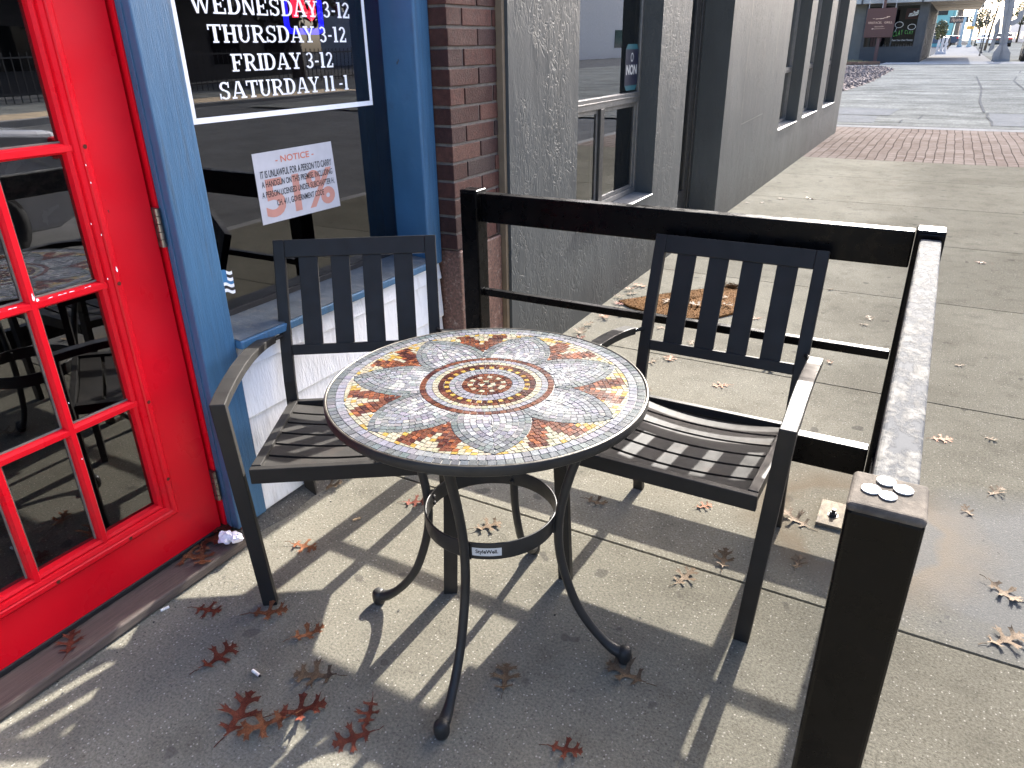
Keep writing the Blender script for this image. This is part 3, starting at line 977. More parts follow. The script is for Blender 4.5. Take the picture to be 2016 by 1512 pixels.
# --- brick pier on a granite foot
pier = empty('brick_pier', (-1.6, 2.5, 0)); P(pier)
def PP(o):
    o.parent = pier
    o.matrix_parent_inverse = Matrix.Translation(Vector((-1.6, 2.5, 0))).inverted()
    return o
bx0, bx1, by0, by1 = -1.84, -1.578, 2.371, 2.712
PP(MB().box(bx0, bx1 - 0.006, by0 + 0.006, by1 - 0.001, 0.652, 3.9).build('mortar', M['mortar']))
bk = MB()
rb = random.Random(11)
course = 0.0665
z = 0.657
row = 0
while z < 3.88:
    h = 0.0565
    L_ = 0.203; gap = 0.0095
    # front face stretchers, the corner brick wraps round
    y = by0
    first = 0.095 if row % 2 == 0 else 0.198
    segs = []
    ln = first
    while y < by1 - 0.002:
        e = min(y + ln, by1)
        segs.append((y, e)); y = e + gap; ln = L_
    for si, (a, b_) in enumerate(segs):
        t = rb.random()
        base = [(0.125, 0.048, 0.036), (0.165, 0.062, 0.045), (0.10, 0.042, 0.036), (0.085, 0.05, 0.044), (0.19, 0.078, 0.055)][rb.choice([0, 0, 1, 1, 2, 3, 4])]
        k = rb.uniform(0.85, 1.15) * 0.5
        c = tuple(v * k for v in base)
        j = [rb.uniform(-0.0016, 0.0016) for _ in range(4)]
        bk.box(bx0 + 0.05 if si else bx0 + 0.012, bx1 + j[0], a + (j[1] if si else j[1] * .4), b_ + j[2], z + j[3] * .6, z + h + j[3] * .6, col=c)
    # return face: a header further back
    z += course; row += 1
PP(bk.build('bricks', M['brick'], bevel=0.0025, seg=2))
gr = MB()
gr.box(-1.84, -1.572, 2.378, 2.711, 0.0, 0.648)
PP(gr.build('granite_foot', M['granite'], bevel=0.006, seg=2))
P(MB().box(-1.80, -1.552, 2.7135, 2.7345, 0.0, 3.9).build('corner_trim', M['tan_wood'], bevel=0.002))

# notice behind the glass
nt_ = MB()
xn = XG + 0.0010
nt_.add([(xn, 1.609, 0.887), (xn, 1.968, 0.884), (xn, 1.956, 1.102), (xn, 1.607, 1.101)], [(0, 1, 2, 3)], 0)
def NL(body, yc, zc, w, h, mi, dx, off=0.012):
    text_fit(nt_, body, (XG + dx, yc, zc), (0, 1, 0.0), (0.02, 0, 1) if False else (0, 0, 1), w, h, off, mi)
NL('51%', 1.79, 0.962, 0.315, 0.120, 2, 0.0013, 0.03)
NL('- NOTICE -', 1.782, 1.074, 0.17, 0.020, 3, 0.0014, 0.02)
for i, (s, w) in enumerate((('IT IS UNLAWFUL FOR A PERSON TO CARRY', 0.318), ('A HANDGUN ON THIS PREMISE, INCLUDING', 0.318), ('A PERSON LICENSED UNDER SUBCHAPTER H,', 0.328), ('CH. 411, GOVERNMENT CODE', 0.215))):
    NL(s, 1.787, 1.036 - i * 0.031, w, 0.022, 1, 0.0016, 0.012)
tag(nt_.build('notice', [M['paper'], M['ink'], M['ink_pink'], M['ink_red']]), 'white paper handgun notice with red and black print taped to the dark shop window', 'notice')

# neon sign inside the window
neon = empty('neon_sign', (-1.87, 1.975, 1.434), 0, 'blue framed neon sign with red letters glowing behind the opening hours', 'neon sign')
def rrect(y0, y1, z0, z1, r, x, n=6):
    o = []
    for cy, cz, a0 in ((y1 - r, z0 + r, -90), (y1 - r, z1 - r, 0), (y0 + r, z1 - r, 90), (y0 + r, z0 + r, 180)):
        for i in range(n + 1):
            a = R(a0 + 90 * i / n); o.append((x, cy + r * math.cos(a), cz + r * math.sin(a)))
    o.append(o[0])
    return o
NB = MB(); NB.tube([(0, p[1] - 1.975, p[2] - 1.434) for p in rrect(1.90, 2.058, 1.438, 2.02, 0.02, 0)], 0.0085, 10)
NB.build('border_tube', M['neon_blue'], neon, smooth=True)
def neon_letter(paths):
    for p in paths:
        b = MB(); b.tube([(0.004, y - 1.975, z - 1.434) for y, z in p], 0.010, 10)
        b.build('letter_tube', M['neon_red'], neon, smooth=True)
neon_letter([[(1.938, 1.478), (1.938, 1.585), (1.945, 1.59), (1.978, 1.50), (2.012, 1.478), (2.018, 1.485), (2.018, 1.585)]])
neon_letter([[(2.015, 1.62), (1.94, 1.62), (1.94, 1.72), (2.015, 1.72)], [(1.942, 1.67), (2.0, 1.67)]])
neon_letter([[(1.94, 1.75), (1.94, 1.85), (2.0, 1.85), (2.015, 1.83), (2.0, 1.80), (1.945, 1.80)]])
neon_letter([[(1.978 + 0.038 * math.cos(R(a)), 1.935 + 0.05 * math.sin(R(a))) for a in range(0, 361, 20)]])

# ------------------------------------------------------------------ grey stucco building
XW = -1.54
grey = empty('stucco_building', (XW, 8.3, 0), 0, 'grey textured stucco building with tall narrow windows along the pavement', 'building')
def G(o, par=None):
    o.parent = par or grey
    o.matrix_parent_inverse = Matrix.Translation(Vector((XW, 8.3, 0))).inverted()
    return o
gw = MB()
TOP = 4.6
ops = [(3.415, 4.59, 0.505, 2.6, -1.655), (5.16, 6.25, 0.02, 2.6, -1.76), (8.67, 9.81, 0.51, 2.6, -1.67), (10.2, 11.38, 0.515, 2.6, -1.67), (11.9, 13.12, 0.515, 2.6, -1.67)]
def wallbox(y0, y1, z0, z1): gw.box(-1.86, XW, y0, y1, z0, z1)
y = 2.737
for a, b_, s0, s1, xr in ops:
    wallbox(y, a, -0.01, TOP)
    if s0 > 0.1: wallbox(a, b_, -0.01, s0)
    wallbox(a, b_, s1, TOP)
    y = b_
wallbox(y, 13.95, -0.01, TOP)
gw.box(-12, -1.86, 13.75, 13.95, -0.01, TOP)
gw.box(-12, -11.8, 2.737, 13.75, -0.01, TOP)
gw.box(-11.8, -1.86, 2.737, 2.93, -0.01, TOP)
G(gw.build('wall', M['stucco']))
G(MB().box(-12.1, -1.50, 2.74, 14.0, TOP + 0.002, TOP + 0.18).build('roof', M['alu_dark']))
gi = MB()
gi.box(-11.7, -1.9, 2.95, 13.7, 0.0, 0.02); gi.box(-3.2, -3.1, 2.95, 13.7, 0.02, 3.4); gi.box(-3.1, -1.9, 2.95, 13.7, 3.3, 3.4)
for yq in (4.9, 6.6, 8.2): gi.box(-3.1, -1.9, yq, yq + 0.1, 0.02, 3.3)
G(gi.build('interior', M['interior_grey']))
M['sill_grey'] = paint('grey_sill_paint', (0.18, 0.183, 0.183), 0.45, 0.15, 12)
for k, (a, b_, s0, s1, xr) in enumerate(ops):
    if k == 1: continue
    w = empty('window', (xr, (a + b_) / 2, s0)); G(w)
    def Wp(o):
        o.parent = w; o.matrix_parent_inverse = (Matrix.Translation(Vector((xr, (a + b_) / 2, s0)))).inverted(); return o
    sm1 = MB()
    sm1.hexa([(xr - 0.05, a + 0.001, s0 + 0.001), (XW + 0.006, a + 0.001, s0 + 0.001), (XW + 0.006, b_ - 0.001, s0 + 0.001), (xr - 0.05, b_ - 0.001, s0 + 0.001),
              (xr - 0.05, a + 0.001, s0 + 0.016), (XW + 0.006, a + 0.001, s0 + 0.010), (XW + 0.006, b_ - 0.001, s0 + 0.010), (xr - 0.05, b_ - 0.001, s0 + 0.016)])
    Wp(sm1.build('sill', M['sill_grey'], bevel=0.002))
    fr = MB()
    z0, z1 = s0 + 0.017, s1 - 0.002
    d0, d1 = xr - 0.045, xr
    mz = 1.10
    fw = 0.032
    fr.box(d0, d1, a + 0.002, a + fw, z0, z1); fr.box(d0, d1, b_ - fw, b_ - 0.002, z0, z1)
    fr.box(d0, d1, a + fw, b_ - fw, z0, z0 + fw); fr.box(d0, d1, a + fw, b_ - fw, z1 - fw, z1)
    fr.box(d0, d1 + 0.006, a + fw, b_ - fw, mz - 0.035, mz + 0.025)
    fr.box(d0, d1 + 0.010, a + fw, b_ - fw, mz - 0.006, mz + 0.004)
    Wp(fr.build('frame', M['alu'], bevel=0.003))
    if k == 0:
        mm = MB(); ym = 3.995
        mm.box(d0, d1 + 0.004, ym - 0.028, ym + 0.028, z0 + fw, mz - 0.035)
        Wp(mm.build('mullion', M['alu_dark'], bevel=0.003))
        s2 = MB()
        for q0, q1 in ((a + fw, ym - 0.028), (ym + 0.028, b_ - fw)):
            zb, zt = z0 + fw, mz - 0.036
            s2.box(d0, d1 - 0.012, q0, q0 + 0.022, zb, zt); s2.box(d0, d1 - 0.012, q1 - 0.022, q1, zb, zt)
            s2.box(d0, d1 - 0.012, q0 + 0.022, q1 - 0.022, zb, zb + 0.022); s2.box(d0, d1 - 0.012, q0 + 0.022, q1 - 0.022, zt - 0.022, zt)
        Wp(s2.build('sash', M['alu'], bevel=0.002))
        Wp(pane('pane', d1 - 0.017, a + fw, ym - 0.028, z0 + fw, mz - 0.035, M['glass_grey']))
        Wp(pane('pane', d1 - 0.017, ym + 0.028, b_ - fw, z0 + fw, mz - 0.035, M['glass_grey']))
    else:
        Wp(pane('pane', d1 - 0.03, a + fw, b_ - fw, z0 + fw, mz - 0.035, M['glass_grey']))
    Wp(pane('pane', d1 - (0.010 if k == 0 else 0.03), a + fw, b_ - fw, mz + 0.025, z1 - fw, M['glass_grey']))
    if k == 0:
        # window sticker, long octagon with teal ends
        sx_ = d1 - 0.0085
        yc, zc = 4.44, 1.262
        def octo(hw, hh, c): return [(-hw, -hh + c), (-hw + c, -hh), (hw - c, -hh), (hw, -hh + c), (hw, hh - c), (hw - c, hh), (-hw + c, hh), (-hw, hh - c)]
        st = MB()
        st.add([(sx_, yc + u, zc + v) for u, v in octo(0.105, 0.125, 0.03)], [tuple(range(8))], 0)
        st.add([(sx_ + 0.0004, yc + u, zc + v) for u, v in octo(0.105, 0.098, 0.0)], [tuple(range(8))], 1)
        for i in range(14):
            aa, bb = 2 * math.pi * i / 14, 2 * math.pi * (i + 1) / 14
            st.add([(sx_ + 0.0008, yc + r_ * 0.022 * math.cos(t_), zc + 0.055 + r_ * 0.024 * math.sin(t_)) for r_, t_ in ((1, aa), (1, bb), (0.72, bb), (0.72, aa))], [(0, 1, 2, 3)], 2)
        text_fit(st, 'NON', (sx_ + 0.0008, yc, zc - 0.012), (0, 1, 0), (0, 0, 1), 0.17, 0.055, 0.03, 2)
        Wp(st.build('sticker', [M['teal'], M['navy'], M['stick_w']]))
# recessed door
gd = empty('door', (-1.76, 5.7, 0.02)); G(gd)
def GD(o):
    o.parent = gd; o.matrix_parent_inverse = Matrix.Translation(Vector((-1.76, 5.7, 0.02))).inverted(); return o
GD(MB().box(-1.80, -1.76, 5.162, 5.23, 0.021, 2.598).box(-1.80, -1.76, 6.18, 6.248, 0.021, 2.598).build('door_frame', M['alu_dark'], bevel=0.003))
gl_ = MB()
gl_.box(-1.815, -1.775, 5.231, 5.33, 0.03, 2.55); gl_.box(-1.815, -1.775, 6.08, 6.179, 0.03, 2.55); gl_.box(-1.815, -1.775, 5.33, 6.08, 0.03, 0.28)
gl_.box(-1.815, -1.775, 5.33, 6.08, 2.4, 2.55)
GD(gl_.build('door_leaf', M['alu_dark'], bevel=0.003))
GD(pane('door_pane', -1.79, 5.33, 6.08, 0.28, 2.4, M['glass']))
hd = MB()
hd.tube([(-1.775, 5.27, 0.98), (-1.70, 5.27, 0.98), (-1.70, 5.27, 1.30), (-1.775, 5.27, 1.30)], 0.012, 10)
hd.box(-1.775, -1.70, 5.25, 5.40, 1.36, 1.385)
GD(hd.build('handle', M['steel'], smooth=False))
# panel joint lines in the stucco
cr = MB()
def groove(y0, z0, y1, z1, w=0.008):
    d = Vector((y1 - y0, z1 - z0)).normalized(); n = Vector((-d.y, d.x)) * w / 2
    cr.add([(XW + 0.0015, y0 + n.x, z0 + n.y), (XW + 0.0015, y0 - n.x, z0 - n.y), (XW + 0.0015, y1 - n.x, z1 - n.y), (XW + 0.0015, y1 + n.x, z1 + n.y)], [(3, 2, 1, 0)])
groove(6.81, 4.5, 6.87, 0.74); groove(6.87, 0.735, 7.75, 0.76); groove(8.0, 2.6, 8.05, 1.25)
G(cr.build('stucco_crack', M['alu_dark']))

# ------------------------------------------------------------------ mosaic bistro table
TC = Vector((-0.765, 1.241, 0))
TZ = 0.71
table = empty('bistro_table', TC, 0, 'round bistro table with flower mosaic top and curved dark metal legs', 'table')
TR = 0.352
rimb = MB()
rimb.lathe([(TR - 0.016, TZ - 0.0225), (TR - 0.003, TZ - 0.0225), (TR, TZ - 0.0195), (TR, TZ - 0.004), (TR - 0.0015, TZ - 0.0015)], 128)
rimb.build('rim', M['table_metal'], table, smooth=True)
rl = MB()
rl.lathe([(TR - 0.0015, TZ - 0.0015), (TR - 0.004, TZ + 0.0006), (TR - 0.0065, TZ - 0.001), (TR - 0.0068, TZ - 0.006)], 128)
rl.build('rim_edge', M['rim'], table, smooth=True)
gt = MB()
gt.lathe([(TR - 0.007, TZ - 0.0032), (0.2, TZ - 0.003), (0.0, TZ - 0.003)], 96)
gt.lathe([(0.0, TZ - 0.018), (TR - 0.012, TZ - 0.018), (TR - 0.012, TZ - 0.012)], 96)
gt.build('grout_bed', M['grout'], table)

tr_ = random.Random(5)
LAV, LAV2, DG, DG2, WH, CR, YE, BR, DK, GR = ((0.262, 0.266, 0.298), (0.225, 0.228, 0.255), (0.135, 0.150, 0.158), (0.175, 0.188, 0.196), (0.40, 0.405, 0.41),
                                         (0.40, 0.37, 0.28), (0.44, 0.28, 0.07), (0.155, 0.055, 0.032), (0.070, 0.024, 0.020), (0.25, 0.255, 0.265))
tiles = MB()
TG = 0.0014

def clip(poly, nx, ny, d):
    """keep the part of poly where nx*x+ny*y >= d"""
    out = []
    for i in range(len(poly)):
        a, b = poly[i], poly[(i + 1) % len(poly)]
        da, db = nx * a[0] + ny * a[1] - d, nx * b[0] + ny * b[1] - d
        if da >= 0: out.append(a)
        if (da >= 0) != (db >= 0):
            t = da / (da - db); out.append((a[0] + (b[0] - a[0]) * t, a[1] + (b[1] - a[1]) * t))
    return out

def area(p): return abs(sum(p[i][0] * p[(i + 1) % len(p)][1] - p[(i + 1) % len(p)][0] * p[i][1] for i in range(len(p)))) / 2

def put(poly, col, rot=0.0):
    if len(poly) < 3 or area(poly) < 1.6e-5: return
    c, s = math.cos(rot), math.sin(rot)
    k = tr_.uniform(0.87, 1.13)
    col = tuple(max(0.004, v * 0.47 * k * tr_.uniform(0.94, 1.06)) for v in col)
    ax, ay, bz = tr_.uniform(-0.03, 0.03), tr_.uniform(-0.03, 0.03), TZ - 0.0012 + tr_.uniform(-0.0003, 0.0003)
    mx_ = sum(p[0] for p in poly) / len(poly); my_ = sum(p[1] for p in poly) / len(poly)
    top = [(c * x - s * y, s * x + c * y, bz + ax * (x - mx_) + ay * (y - my_)) for x, y in poly]
    n = len(top)
    low = [(p[0], p[1], TZ - 0.0031) for p in top]
    tiles.add(top + low, [tuple(range(n))] + [(i, n + i, n + (i + 1) % n, (i + 1) % n) for i in range(n)], 0, col)

def ring_tiles(r0, r1, size, colf, phase=0.0):
    n = max(3, int(round(2 * math.pi * (r0 + r1) / 2 / size)))
    g = TG / 2
    for k in range(n):
        a0 = 2 * math.pi * (k + phase) / n + g / r1; a1 = 2 * math.pi * (k + 1 + phase) / n - g / r1
        jit = tr_.uniform(-0.12, 0.12) * (a1 - a0) * 0
        ro, ri = r1 - g, r0 + g
        ga = g / max(r0, 0.006)
        put([(ri * math.cos(a0 + ga * .5), ri * math.sin(a0 + ga * .5)), (ro * math.cos(a0), ro * math.sin(a0)),
             (ro * math.cos(a1), ro * math.sin(a1)), (ri * math.cos(a1 - ga * .5), ri * math.sin(a1 - ga * .5))], colf(k))

ring_tiles(0.327, 0.3445, 0.0165, lambda k: tr_.choice([DG, DG, DG2]))
ring_tiles(0.309, 0.327, 0.0165, lambda k: tr_.choice([LAV, LAV, LAV2, LAV]))
ring_tiles(0.1345, 0.148, 0.015, lambda k: tr_.choice([BR, BR, DK, BR]))
ring_tiles(0.1205, 0.1345, 0.014, lambda k: tr_.choice([LAV, LAV, GR]))
ring_tiles(0.1075, 0.1205, 0.013, lambda k: CR)
ring_tiles(0.095, 0.1075, 0.0135, lambda k: tr_.choice([BR, DK, BR, DK]))
ring_tiles(0.083, 0.095, 0.0115, lambda k: YE if k % 2 else DK)
ring_tiles(0.070, 0.083, 0.0125, lambda k: tr_.choice([LAV, LAV, GR]))
ring_tiles(0.056, 0.070, 0.013, lambda k: tr_.choice([LAV, LAV, LAV2]))
ring_tiles(0.043, 0.056, 0.0125, lambda k: tr_.choice([BR, DK, BR]))
ring_tiles(0.031, 0.043, 0.011, lambda k: (BR if k % 2 else CR))
ring_tiles(0.0195, 0.031, 0.012, lambda k: tr_.choice([BR, DK, BR]))
ring_tiles(0.008, 0.0195, 0.013, lambda k: (BR if k % 2 else CR))
ring_tiles(0.0005, 0.008, 0.009, lambda k: DK)

NP = 7
HALF = math.pi / NP
PH0 = R(-5.0)
RN, RT_ = 0.184, 0.3075
nx_, ny_n = RN * math.cos(HALF), RN * math.sin(HALF)
ch = Vector((RT_ - nx_, -ny_n)); cl = ch.length
Rad = 0.152
mid = Vector(((RT_ + nx_) / 2, ny_n / 2))
nrm = Vector((-ch.y, ch.x)).normalized()      # points to the petal outside (+y side)
if nrm.y < 0: nrm = -nrm
CU = mid - nrm * math.sqrt(Rad ** 2 - (cl / 2) ** 2)
t_row = 0.0125
for k in range(NP):
    rot = PH0 + k * 2 * HALF
    for sgn in (1, -1):
        nrow = 12
        for rr_ in range(nrow):
            ro, ri = Rad - rr_ * t_row - TG / 2, Rad - (rr_ + 1) * t_row + TG / 2
            if ri < 0.01: break
            step = 0.0138 / ((ro + ri) / 2)
            a = -0.9 + (tr_.random() * step)
            while a < 2.6:
                a1 = a + step * tr_.uniform(0.85, 1.15)
                g = TG / 2 / ((ro + ri) / 2)
                poly = [(CU.x + q * math.cos(b), CU.y + q * math.sin(b)) for q, b in ((ri, a + g), (ro, a + g), (ro, a1 - g), (ri, a1 - g))]
                a = a1
                # clip: own half, sector boundary, centre rings
                p2 = clip(poly, 0, 1, TG / 2 if sgn > 0 else TG / 2)
                if len(p2) < 3: continue
                p2 = clip(p2, math.sin(HALF), -math.cos(HALF), TG / 2)
                if len(p2) < 3: continue
                cx_ = sum(p[0] for p in p2) / len(p2); cy2 = sum(p[1] for p in p2) / len(p2)
                rc = math.hypot(cx_, cy2)
                if rc > RT_: continue
                p2 = clip(p2, cx_ / rc, cy2 / rc, 0.149)
                if len(p2) < 3: continue
                if rr_ < 1: col = tr_.choice([DG, DG2, DG2])
                elif rr_ < 2: col = tr_.choice([DG2, DG2, GR])
                else:
                    w = sm(0.25, 0.155, rc) if False else max(0, min(1, (0.245 - rc) / 0.085))
                    q_ = mnoise.noise(Vector((cx_ * 30 + k * 7, cy2 * 30 * sgn, 1.7))) + tr_.uniform(-.25, .25)
                    col = WH if tr_.random() < w * 0.72 else (LAV if q_ > 0.05 else (GR if q_ > -0.2 else LAV2))
                if sgn < 0: p2 = [(x, -y) for x, y in reversed(p2)]
                put(p2, col, rot)
    # gap between this petal and the next, in the gap's own axes
    rotg = rot + HALF
    # petal circle centres seen from the gap axis
    def turn(v, a): return (v[0] * math.cos(a) - v[1] * math.sin(a), v[0] * math.sin(a) + v[1] * math.cos(a))
    c1 = turn((CU.x, CU.y), -HALF)
    c2 = (c1[0], -c1[1])
    tsz = 0.0118
    for i in range(-1, 12):
        off_ = 0.5 * (i % 2) * 0.4
        for j in range(-13, 14):
            x0, y0 = RN - 0.004 + i * tsz, (j - 0.5 + off_) * tsz
            # rows fan slightly so that they follow the petals
            g = TG / 2
            poly = [(x0 + g, y0 + g), (x0 + tsz - g, y0 + g), (x0 + tsz - g, y0 + tsz - g), (x0 + g, y0 + tsz - g)]
            kx = 1.0
            skew = 0.35 * (1 if y0 + tsz / 2 > 0 else -1)
            poly = [(x - abs(y) * 0.28, y) for x, y in poly]
            p2 = poly
            ok = True
            for cc in (c1, c2):
                mx_ = sum(p[0] for p in p2) / len(p2); my_ = sum(p[1] for p in p2) / len(p2)
                dx, dy = mx_ - cc[0], my_ - cc[1]; dl = math.hypot(dx, dy)
                p2 = clip(p2, dx / dl, dy / dl, (cc[0] * dx + cc[1] * dy) / dl + Rad + g)
                if len(p2) < 3: ok = False; break
            if not ok: continue
            mx_ = sum(p[0] for p in p2) / len(p2); my_ = sum(p[1] for p in p2) / len(p2)
            rc = math.hypot(mx_, my_)
            if rc > RT_ + 0.008: continue
            p2 = clip(p2, -mx_ / rc, -my_ / rc, -(RT_ + 0.0004))
            if len(p2) < 3: continue
            dx_ = mx_ + abs(my_) * 0.28 - RN
            v_ = abs(my_) - 0.40 * dx_
            if -0.021 < v_ < 0.0165 and rc < 0.297: col = tr_.choice([BR, BR, BR, DK, (0.28, 0.09, 0.04)])
            elif v_ <= -0.021: col = YE if tr_.random() < (0.30 if dx_ < 0.05 else 0.16) else CR
            else: col = YE if tr_.random() < 0.22 else CR
            put(p2, col, rotg)
tiles.build('mosaic', M['tiles'], table)

# underframe: four bowed legs and the ring
prof = [(0.245, 0.688), (0.238, 0.66), (0.214, 0.58), (0.190, 0.50), (0.172, 0.42), (0.167, 0.36), (0.170, 0.30), (0.184, 0.235), (0.212, 0.155), (0.246, 0.098), (0.283, 0.056), (0.312, 0.034), (0.332, 0.030)]
def spline(pts, n=4):
    out = []
    for i in range(len(pts) - 1):
        p0 = Vector(pts[max(0, i - 1)]); p1 = Vector(pts[i]); p2 = Vector(pts[i + 1]); p3 = Vector(pts[min(len(pts) - 1, i + 2)])
        for k in range(n):
            t = k / n
            out.append(0.5 * ((2 * p1) + (p2 - p0) * t + (2 * p0 - 5 * p1 + 4 * p2 - p3) * t * t + (3 * p1 - p0 - 3 * p2 + p3) * t ** 3))
    out.append(Vector(pts[-1]))
    return out
for k in range(4):
    a = R(10 + 90 * k)
    ca, sa = math.cos(a), math.sin(a)
    sp_ = spline(prof, 4)
    nn = len(sp_)
    rad = []
    for i, p in enumerate(sp_):
        t = i / (nn - 1)
        rr2 = 0.0108 + 0.002 * sm(0.25, 0.0, t)
        rr2 += 0.0045 * sm(0.80, 0.97, t)
        rad.append(rr2)
    lb = MB()
    lb.tube([(p[0] * ca, p[0] * sa, p[1]) for p in sp_], rad, 16)
    lb.lathe([(0.0, 0.046), (0.010, 0.046), (0.016, 0.040), (0.0185, 0.028), (0.018, 0.014), (0.015, 0.004), (0.012, 0.0005), (0.0, 0.0005)], 20, c=(0.338 * ca, 0.338 * sa, 0))
    leg = lb.build('leg', M['table_metal'], table, smooth=True)
    bb = MB()
    for z in (0.384, 0.366):
        mt = Matrix.Rotation(a, 4, 'Z') @ Matrix.Translation((0.1505, 0.0, z)) @ Matrix.Rotation(R(-90), 4, 'Y')
        bb.lathe([(0.0, 0), (0.0055, 0), (0.0058, 0.002), (0.004, 0.0045), (0.0, 0.005)], 10, M=mt)
    bb.box(0.1575, 0.1600, -0.012, 0.012, 0.353, 0.397, M=Matrix.Rotation(a, 4, 'Z'))
    o = bb.build('bolt', M['table_metal'], table)
rg = MB()
rg.lathe([(0.1535, 0.354), (0.1570, 0.354), (0.1575, 0.356), (0.1575, 0.394), (0.1570, 0.396), (0.1535, 0.396), (0.153, 0.394), (0.153, 0.356), (0.1535, 0.354)], 96)
rg.build('ring', M['table_metal'], table, smooth=True)
# maker's label on the ring
def ring_pt(ang, z, dr): return ((0.1578 + dr) * math.cos(ang), (0.1578 + dr) * math.sin(ang), z)
lab = MB()
a0 = R(-63.0); wdt = 0.066
n = 12
for i in range(n):
    s0, s1 = -wdt / 2 + wdt * i / n, -wdt / 2 + wdt * (i + 1) / n
    lab.add([ring_pt(a0 + s0 / 0.158, 0.364, 0.0004), ring_pt(a0 + s1 / 0.158, 0.364, 0.0004), ring_pt(a0 + s1 / 0.158, 0.385, 0.0004), ring_pt(a0 + s0 / 0.158, 0.385, 0.0004)], [(0, 1, 2, 3)], 0)
me = text_mesh('StyleWell.', 1.0, 0.03)
xs_ = [v.co.x for v in me.vertices]; ys_ = [v.co.y for v in me.vertices]
kx = 0.050 / (max(xs_) - min(xs_)); cxx = (max(xs_) + min(xs_)) / 2; cyy = (max(ys_) + min(ys_)) / 2
lab.add([ring_pt(a0 + (v.co.x - cxx) * kx / 0.158, 0.3745 + (v.co.y - cyy) * 0.0135, 0.0009) for v in me.vertices], [tuple(p.vertices) for p in me.polygons], 1)
lab.build('maker_label', [M['label'], M['ink']], table)

# ------------------------------------------------------------------ armchairs
def make_chair(label):
    t = empty('patio_armchair', (0, 0, 0), 0, label, 'chair', 'metal patio armchairs')
    W = 0.038
    for s in (-1, 1):
        lb = MB()
        path = [(0.0, 0.0), (0.0, 0.607), (0.045, 0.615), (0.11, 0.623), (0.18, 0.627), (0.25, 0.626), (0.32, 0.620), (0.39, 0.610), (0.445, 0.600), (0.482, 0.592)]
        xs = [s * 0.247] + [s * 0.279] + [s * (0.279 - 0.012 * i / 7) for i in range(8)]
        lb.ribbon(path[:2] , 0.024, W, xs[:2]) if False else lb.ribbon(path, 0.022, W, xs)
        lb.build('arm_leg', M['chair'], t, bevel=0.0025)
        bolt = MB(); bolt.tube([(s * 0.258, 0.470, 0.594), (s * 0.236, 0.512, 0.592)], 0.006, 8)
        bolt.build('bolt', M['chair'], t)
        rb_ = MB()
        rp_ = [(0.545, 0.0), (0.520, 0.13), (0.497, 0.27), (0.485, 0.375), (0.490, 0.45), (0.509, 0.54), (0.545, 0.66), (0.585, 0.78), (0.612, 0.862)]
        rb_.ribbon(rp_, 0.022, 0.034, [s * 0.2275] * len(rp_))
        rb_.build('rear_leg', M['chair'], t, bevel=0.0025)
    # back: y of the stile line at height z
    def yb(z):
        rp_ = [(0.485, 0.375), (0.490, 0.45), (0.509, 0.54), (0.545, 0.66), (0.585, 0.78), (0.612, 0.862)]
        for (ya, za), (yb_, zb_) in zip(rp_[:-1], rp_[1:]):
            if za <= z <= zb_: return ya + (yb_ - ya) * (z - za) / (zb_ - za)
        return rp_[-1][0]
    tp = MB(); tp.ribbon([(yb(0.812), 0.812), (yb(0.862), 0.862)], 0.0205, 0.421, [0, 0]); tp.build('top_rail', M['chair'], t, bevel=0.002)
    lo = MB(); lo.ribbon([(yb(0.530), 0.530), (yb(0.560), 0.560)], 0.0205, 0.421, [0, 0]); lo.build('lower_rail', M['chair'], t, bevel=0.002)
    for i in range(4):
        xc = -0.2105 + 0.0388 * (i + 1) + 0.0567 * (i + 0.5)
        sl2 = MB(); zs = [0.558, 0.66, 0.78, 0.813]
        sl2.ribbon([(yb(z), z) for z in zs], 0.009, 0.0567, [xc] * 4); sl2.build('back_slat', M['chair'], t, bevel=0.0012)
    fb = MB(); fb.box(-0.236, 0.236, -0.006, 0.013, 0.388, 0.430); fb.build('front_rail', M['chair'], t, bevel=0.002)
    bb_ = MB(); bb_.box(-0.2095, 0.2095, 0.470, 0.488, 0.362, 0.388); bb_.build('back_rail', M['chair'], t, bevel=0.002)
    def zs_(y): return 0.4285 - 0.043 * (y / 0.47)
    for s in (-1, 1):
        sr = MB()
        sr.hexa([(s * 0.222 - 0.0125, 0.0135, zs_(0.013) - 0.026), (s * 0.222 + 0.0125, 0.0135, zs_(0.013) - 0.026), (s * 0.222 + 0.0125, 0.473, zs_(0.473) - 0.026), (s * 0.222 - 0.0125, 0.473, zs_(0.473) - 0.026),
                 (s * 0.222 - 0.0125, 0.0135, zs_(0.013) + .005), (s * 0.222 + 0.0125, 0.0135, zs_(0.013) + .005), (s * 0.222 + 0.0125, 0.473, zs_(0.473) + .005), (s * 0.222 - 0.0125, 0.473, zs_(0.473) + .005)])
        sr.build('side_rail', M['chair'], t, bevel=0.002)
    ns = 6
    d_ = (0.470 - 0.016) / ns
    for i in range(ns):
        y0, y1 = 0.016 + i * d_, 0.016 + (i + 1) * d_ - 0.0125
        st2 = MB(); nn = 14
        for j in range(nn + 1):
            u = -1 + 2 * j / nn
            x = u * 0.2095
            dip = -0.018 * (1 - u * u)
            for (yy_, dz) in ((y0, 0), (y1, 0), (y1, -0.019), (y0, -0.019)):
                st2.v.append((x, yy_, zs_(yy_) - 0.003 + dip + dz))
        for j in range(nn):
            a_ = 4 * j; b_2 = a_ + 4
            for q in range(4): st2.face((a_ + q, b_2 + q, b_2 + (q + 1) % 4, a_ + (q + 1) % 4))
        st2.face((3, 2, 1, 0)); e = 4 * nn; st2.face((e, e + 1, e + 2, e + 3))
        st2.build('seat_slat', M['chair_seat'], t)
    return t


